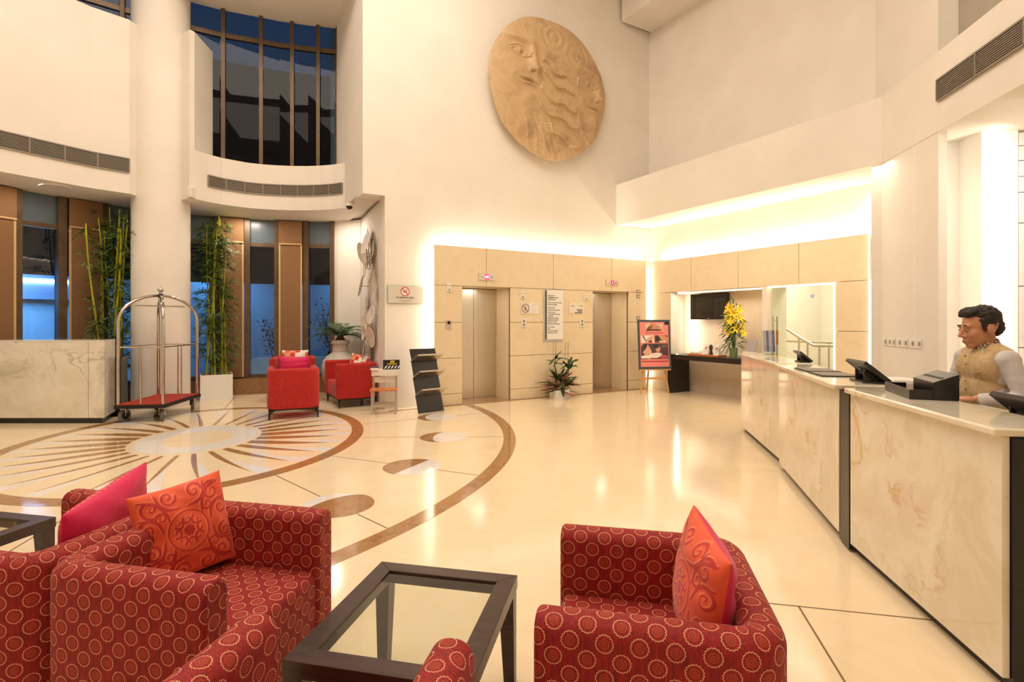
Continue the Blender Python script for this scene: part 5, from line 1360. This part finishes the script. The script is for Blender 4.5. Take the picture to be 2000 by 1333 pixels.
# ------------------------------------------------------------------ round relief on the lift wall
def relief():
    nr, na = 150, 420
    r = np.linspace(0, 1, nr)[:, None] ** .9; a = np.linspace(0, 2 * PI, na, endpoint=False)[None, :]
    wob = 1 + .012 * np.sin(3 * a + .6) + .008 * np.sin(7 * a)
    x = r * np.cos(a) * wob; y = r * np.sin(a) * wob
    h = .16 * np.sqrt(np.clip(1 - r ** 2 * .97, 0, 1)) + 0 * x
    def G(cx, cy, sx, sy, ang=0):
        dx, dy = x - cx, y - cy; c, s = math.cos(ang), math.sin(ang)
        return np.exp(-(((dx * c + dy * s) / sx) ** 2 + ((-dx * s + dy * c) / sy) ** 2))
    def face(ex, ey, sc, sgn=1):
        """three-quarter face turned to the right; eye at ex, ey"""
        f = 0
        P = lambda u, v: (ex + u * sc, ey + v * sc)
        u = (x - ex) / (.15 * sc); on = (np.abs(u) < 1); k = np.clip(1 - u ** 2, 0, 1); yy = y + (x - ex) * .22
        up_ = ey + .055 * sc * k; lo_ = ey - .045 * sc * k
        f = f - .055 * G(ex, ey - .01 * sc, .24 * sc, .13 * sc, -.2)                        # socket
        f = f + .050 * np.clip((up_ - yy) / (.03 * sc), 0, 1) * np.clip((yy - lo_) / (.03 * sc), 0, 1) * on * k
        f = f + .030 * on * (np.exp(-((yy - up_) / (.013 * sc)) ** 2) + .8 * np.exp(-((yy - lo_) / (.012 * sc)) ** 2))
        f = f + .020 * (np.abs(u) < 1.15) * np.exp(-((yy - up_ - .040 * sc) / (.014 * sc)) ** 2)
        f = f - .060 * G(ex + .03 * sc, ey - .005 * sc, .030 * sc, .028 * sc)
        f = f + .045 * G(*P(-.02, .19), .22 * sc, .045 * sc, -.12)          # brow
        f = f + .060 * G(*P(.20, -.05), .060 * sc, .22 * sc, .12)           # nose ridge
        f = f + .060 * G(*P(.235, -.22), .070 * sc, .060 * sc)               # tip
        f = f + .030 * G(*P(.15, -.23), .035 * sc, .035 * sc)               # wing
        f = f - .035 * G(*P(.175, -.265), .030 * sc, .014 * sc)             # nostril
        f = f + .040 * G(*P(.12, -.375), .11 * sc, .022 * sc, -.20)         # upper lip
        f = f - .030 * G(*P(.11, -.405), .12 * sc, .010 * sc, -.22)
        f = f + .042 * G(*P(.13, -.44), .085 * sc, .026 * sc, -.15)         # lower lip
        f = f + .045 * G(*P(.10, -.62), .11 * sc, .085 * sc)                # chin
        f = f + .030 * G(*P(-.16, -.28), .17 * sc, .22 * sc)                # cheek
        return f
    h = h + face(-.52, .39, .98) + face(.66, .20, .92)
    # flames: stepped wavy tongues between the faces
    for k, (xl, xr, yy) in enumerate(((-.18, .20, .36), (-.17, .34, .16), (-.22, .38, -.08), (-.24, .44, -.30), (-.22, .52, -.54))):
        u = np.clip((x - xl) / (xr - xl), 0, 1); mid = yy - .17 * u + .030 * np.sin(u * 9 + k)
        wd = .02 + .05 * np.sin(PI * u) ** .7 * (1 + .5 * (u > .7))
        ins = ((x > xl) & (x < xr)) * np.clip((wd - np.abs(y - mid)) / .008, 0, 1)
        h = h + .034 * ins
        h = h + .018 * ((x > xl) & (x < xr)) * np.exp(-((np.abs(y - mid) - wd) / .009) ** 2)
    for k in range(5):  # drapery folds at the lower left
        c = -.50 + .11 * k; ln = c + .35 * (-(y + .45)) + .03 * np.sin(y * 9 + k)
        h = h + .018 * np.exp(-((x - ln) / .022) ** 2) * np.clip((-.38 - y) * 5, 0, 1)
    rr = np.hypot(x - .03, y - .73); h = h + .010 * np.sin(rr * 58) * np.exp(-(rr / .22) ** 2)     # swirl
    cr = np.hypot(x - .45, y - .55); h = h + .006 * np.sin(cr * 60 + 3 * x) * np.exp(-(cr / .30) ** 2)
    ed = np.hypot(x - .70, y + .15); h = h + .022 * np.exp(-((np.hypot((x - .82) / .42, (y + .08) / .62) - 1) / .03) ** 2) * (x > .42) * (y < .25)
    h = .16 * np.sqrt(np.clip(1 - r ** 2 * .97, 0, 1)) + (h - .16 * np.sqrt(np.clip(1 - r ** 2 * .97, 0, 1))) * 1.25
    h[-1] = .03
    R = 1.43
    v = np.stack([x * R, -h, y * R], -1).reshape(-1, 3).tolist()
    f = [(i * na + j, i * na + (j + 1) % na, (i + 1) * na + (j + 1) % na, (i + 1) * na + j) for i in range(1, nr - 1) for j in range(na)]
    f += [(0, na + j, na + (j + 1) % na) for j in range(na)]
    b = len(v)
    v += [(p[0] * .99, .0, p[2] * .99) for p in v[(nr - 1) * na: nr * na]]
    f += [((nr - 1) * na + j, (nr - 1) * na + (j + 1) % na, b + (j + 1) % na, b + j) for j in range(na)]
    f.append(tuple(b + j for j in range(na)))
    me = bpy.data.meshes.new('relief'); me.from_pydata(v, [], f); me.update()
    bm = bmesh.new(); bm.from_mesh(me); bmesh.ops.recalc_face_normals(bm, faces=bm.faces)
    loose = [q for q in bm.verts if not q.link_faces]; bmesh.ops.delete(bm, geom=loose, context='VERTS'); bm.to_mesh(me); bm.free()
    me.polygons.foreach_set('use_smooth', [True] * len(me.polygons))
    return me
m = NT('carved_tan_stone'); v_ = m.obj(); a_ = m.noise(2.2, 6, .6, .5, v_); b_ = m.noise(14, 4, .6, .3, v_)
col = m.ramp(a_, [(.3, rgb(152, 118, 80)), (.5, rgb(198, 164, 120)), (.7, rgb(178, 144, 102))])
m.l(m.mix(m.math('MULTIPLY', b_, .35), col, rgb(226, 200, 160)), m.b.inputs['Base Color']); m.set(Roughness=.55); m.bump(b_, .12, .01)
t = thing('sun_moon_relief', 'huge round tan stone relief of two faces and flames on the lift wall', 'wall relief', EW(2.53, .02, 6.31), ROT_E)
me = relief(); me.materials.append(m.m); link('carved_disc', me, t)
for sx in (-.6, .6): MB().box(sx - .05, sx + .05, .001, .139, -.05, .05).build('wall_bracket', M['dark_metal'], t)

# ------------------------------------------------------------------ receptionist
def capsule(mb, p0, p1, r0, r1, seg=14, flat=1.0):
    p0, p1 = Vector(p0), Vector(p1); t = (p1 - p0).normalized(); path = []; rr = []
    for i in range(5):
        a = PI / 2 * (1 - i / 5); path.append(p0 - t * r0 * math.sin(a)); rr.append(max(r0 * math.cos(a), .0008))
    path += [p0, p1]; rr += [r0, r1]
    for i in range(1, 6):
        a = PI / 2 * i / 5; path.append(p1 + t * r1 * math.sin(a)); rr.append(max(r1 * math.cos(a), .0008))
    mb.tube(path, rr, seg)
def fuse(name, mb, voxel, mat, parent, smooth=4):
    me = mb.mesh(name, mat); o = bpy.data.objects.new(name, me); COL.objects.link(o)
    md = o.modifiers.new('fuse', 'REMESH'); md.mode = 'VOXEL'; md.voxel_size = voxel; md.use_smooth_shade = True
    sm = o.modifiers.new('soft', 'SMOOTH'); sm.factor = .5; sm.iterations = smooth
    dg = bpy.context.evaluated_depsgraph_get()
    r = bpy.data.meshes.new_from_object(o.evaluated_get(dg)); bpy.data.objects.remove(o)
    r.materials.clear(); r.materials.append(mat)
    r.polygons.foreach_set('use_smooth', [True] * len(r.polygons))
    return link(name, r, parent)
man = thing('person', 'man in beige waistcoat and pale shirt looking down behind the near counter', 'person', (3.14, 3.50, 0), math.radians(-97))
M['skin'] = mottled('skin', rgb(192, 134, 102), rgb(206, 148, 114), 10, .5)
M['hair'] = mottled('black_hair', rgb(22, 16, 13), rgb(44, 32, 26), 60, .6, bump=.4)
M['shirt'] = mottled('pale_shirt', rgb(196, 190, 190), rgb(212, 206, 204), 20, .8, bump=.1)
M['vest'] = mottled('beige_waistcoat', rgb(186, 156, 112), rgb(202, 172, 128), 40, .8, bump=.1)
M['trouser'] = plain('dark_trousers', rgb(38, 34, 34), .8)
HM = Matrix.Translation((0, -.030, 1.508)) @ RZ(-.10) @ RX(.20) @ Matrix.Scale(1.13, 4)     # head pose: bowed
def hp(x, y, z): return HM @ Vector((x, y, z))
H3 = HM.to_3x3()
LA = [(.180, .005, 1.305), (.250, .055, 1.06), (.165, -.165, 1.055)]     # left arm (towards the viewer)
RA = [(-.180, .005, 1.305), (-.245, -.03, 1.08), (-.12, -.22, 1.06)]
mb = MB()
mb.ball(hp(0, .012, .032), (.073, .092, .087), 24, 18, H3); mb.ball(hp(0, -.028, -.032), (.059, .066, .078), 20, 14, H3)
mb.ball(hp(0, -.066, -.092), (.027, .024, .022), 14, 10, H3)
for s in (-1, 1):
    mb.ball(hp(s * .034, -.056, -.028), (.027, .030, .034), 12, 10, H3); mb.ball(hp(s * .028, -.078, .024), (.026, .016, .010), 12, 8, H3)
    mb.ball(hp(s * .075, .010, -.010), (.009, .021, .032), 12, 10, H3); mb.ball(hp(s * .012, -.096, -.034), (.009, .010, .008), 10, 8, H3)
    mb.ball(hp(s * .029, -.079, .004), (.014, .010, .008), 10, 8, H3)
capsule(mb, hp(0, -.086, .014), hp(0, -.109, -.026), .009, .014)
mb.ball(hp(0, -.090, -.060), (.023, .012, .0065), 12, 8, H3); mb.ball(hp(0, -.088, -.073), (.019, .012, .0075), 12, 8, H3)
capsule(mb, hp(0, .012, -.05), (0, .012, 1.32), .056, .062)
mb.ball((0, .01, 1.235), (.165, .10, .16)); mb.ball((0, .0, 1.08), (.145, .095, .16)); mb.ball((0, .01, .93), (.16, .11, .13))
for A in (LA, RA):
    capsule(mb, A[0], A[1], .048, .036); capsule(mb, A[1], A[2], .036, .025)
    w = Vector(A[2]); d = (w - Vector(A[1])).normalized(); sd = d.cross(Vector((0, 0, 1))).normalized()
    palm = w + d * .05; mb.ball(palm, (.038, .042, .018), 14, 10)
    for k in range(4):
        f0 = w + d * .075 + sd * (.028 - .019 * k); L = (.038, .044, .041, .032)[k]
        f1 = f0 + d * L + Vector((0, 0, -.006)); f2 = f1 + d * L * .7 + Vector((0, 0, -.018))
        capsule(mb, f0, f1, .0095, .0088, 8); capsule(mb, f1, f2, .0088, .0075, 8)
    sg = 1 if A is RA else -1
    th0 = w + d * .025 + sd * (.032 * sg); th1 = th0 + d * .035 + sd * (.022 * sg); capsule(mb, th0, th1, .012, .010, 8); capsule(mb, th1, th1 + d * .028, .010, .008, 8)
for s in (-1, 1):
    capsule(mb, (s * .09, .01, .90), (s * .095, .0, .50), .085, .058); capsule(mb, (s * .095, .0, .50), (s * .10, .03, .10), .055, .036); mb.ball((s * .105, -.03, .05), (.042, .11, .045))
fuse('body', mb, .0055, M['skin'], man, 3)
mb = MB()   # hair
mb.ball(hp(0, .026, .052), (.080, .086, .078), 24, 16, H3); mb.ball(hp(0, -.030, .100), (.062, .052, .030), 18, 12, H3); mb.ball(hp(0, .074, -.002), (.060, .036, .062), 18, 12, H3)
mb.ball(hp(.020, -.052, .090), (.042, .026, .020), 14, 10, H3); mb.ball(hp(-.03, -.050, .088), (.036, .024, .020), 14, 10, H3)
for s in (-1, 1): mb.ball(hp(s * .069, -.002, .030), (.010, .028, .040), 12, 8, H3); mb.ball(hp(s * .069, -.016, -.006), (.008, .009, .020), 10, 8, H3)
o = fuse('hair', mb, .005, M['hair'], man, 2)
for q in o.data.vertices:
    nz = mnoise.noise(q.co * 55) * .006 + mnoise.noise(q.co * 130) * .003; q.co += q.normal * nz
for s in (-1, 1):
    mb = MB(); mb.ball(hp(s * .029, -.0875, .030), (.019, .006, .0042), 12, 8, H3); mb.build('eyebrow', M['hair'], man, smooth=True)
    mb = MB(); mb.ball(hp(s * .029, -.0855, .0035), (.012, .0055, .0050), 12, 8, H3); mb.build('eye', plain('eye_white', rgb(206, 190, 176), .3), man, smooth=True)
    mb = MB(); mb.ball(hp(s * .029 - .002, -.0905, .0015), (.005, .002, .0042), 10, 8, H3); mb.build('iris', M['hair'], man, smooth=True)
    mb = MB(); mb.ball(hp(s * .029, -.0872, .0075), (.0135, .0052, .0030), 12, 8, H3); mb.build('eyelid', M['skin'], man, smooth=True)
mb = MB(); mb.ball(hp(0, -.1015, -.0665), (.019, .0030, .0018), 12, 8, H3); mb.build('mouth_line', plain('lip_dark', rgb(112, 58, 50), .5), man, smooth=True)
mb = MB()   # shirt with sleeves
mb.ball((0, .01, 1.235), (.178, .112, .165)); mb.ball((0, .0, 1.08), (.160, .110, .18)); mb.ball((0, .01, .93), (.172, .122, .12))
for A in (LA, RA):
    mb.ball(A[0], (.062, .068, .064)); capsule(mb, A[0], A[1], .060, .051); w = Vector(A[1]).lerp(Vector(A[2]), .86); capsule(mb, A[1], w, .051, .040)
o = fuse('shirt', mb, .008, M['shirt'], man, 4)
for q in o.data.vertices: q.co += q.normal * (mnoise.noise(q.co * 14) * .003 + mnoise.noise(q.co * Vector((9, 9, 30))) * .002)
mb = MB()   # waistcoat
mb.ball((0, .008, 1.235), (.168, .126, .150)); mb.ball((.085, .004, 1.245), (.088, .118, .12)); mb.ball((-.085, .004, 1.245), (.088, .118, .12)); mb.ball((0, .0, 1.08), (.160, .125, .20)); mb.ball((0, .01, .95), (.172, .134, .13)); mb.ball((0, .012, 1.345), (.10, .080, .050))
for s in (-1, 1): capsule(mb, (s * .08, .012, 1.348), (s * .150, .014, 1.322), .062, .060)
fuse('waistcoat', mb, .008, M['vest'], man, 4)
nk = NT('patterned_collar'); vv_ = nk.obj((60, 60, 60)); ck = nk.n('ShaderNodeTexChecker', i_Scale=1.0); nk.l(vv_, ck.inputs['Vector'])
ck.inputs['Color1'].default_value = rgb(206, 186, 160); ck.inputs['Color2'].default_value = rgb(112, 78, 66); nk.l(ck.outputs[0], nk.b.inputs['Base Color']); nk.set(Roughness=.8)
MB().tube([(0, .016, 1.362), (0, .010, 1.385), (0, .000, 1.417)], [.079, .073, .068], 28, caps=False).build('collar', nk.m, man, smooth=True)
for k in range(5): MB().ball((.012, -.128 - .004 * (k == 2), 1.32 - .055 * k + 0), (.006, .005, .006), 8, 6).build('button', M['joint'], man, smooth=True)
MB().obox((.085, -.116, 1.22), Vector((.034, .012, .004)), Vector((0, .002, 0)), Vector((0, 0, .004))).build('pocket_welt', M['vest'], man)
mb = MB()
mb.ball((0, .01, .91), (.165, .118, .09))
for s in (-1, 1): capsule(mb, (s * .09, .01, .88), (s * .098, .0, .50), .098, .078); capsule(mb, (s * .098, .0, .50), (s * .10, .02, .10), .075, .066)
fuse('trousers', mb, .010, M['trouser'], man, 3)
for s in (-1, 1): MB().ball((s * .105, -.035, .05), (.05, .125, .049), 14, 10).build('shoe', M['ink'], man, smooth=True)
# staff-side cabinet with pale top
t = thing('staff_cabinet', 'dark staff cabinet with glossy pale top in front of the receptionist', 'cabinet', (2.77, 3.08, 0), -math.radians(9))
MB().box(-.10, .13, -.30, .28, .745, 1.0).build('body', M['black'], t)
MB().box(-.12, .15, -.32, .30, 1.001, 1.025).build('pale_top', M['onyx'], t, bevel=.005)
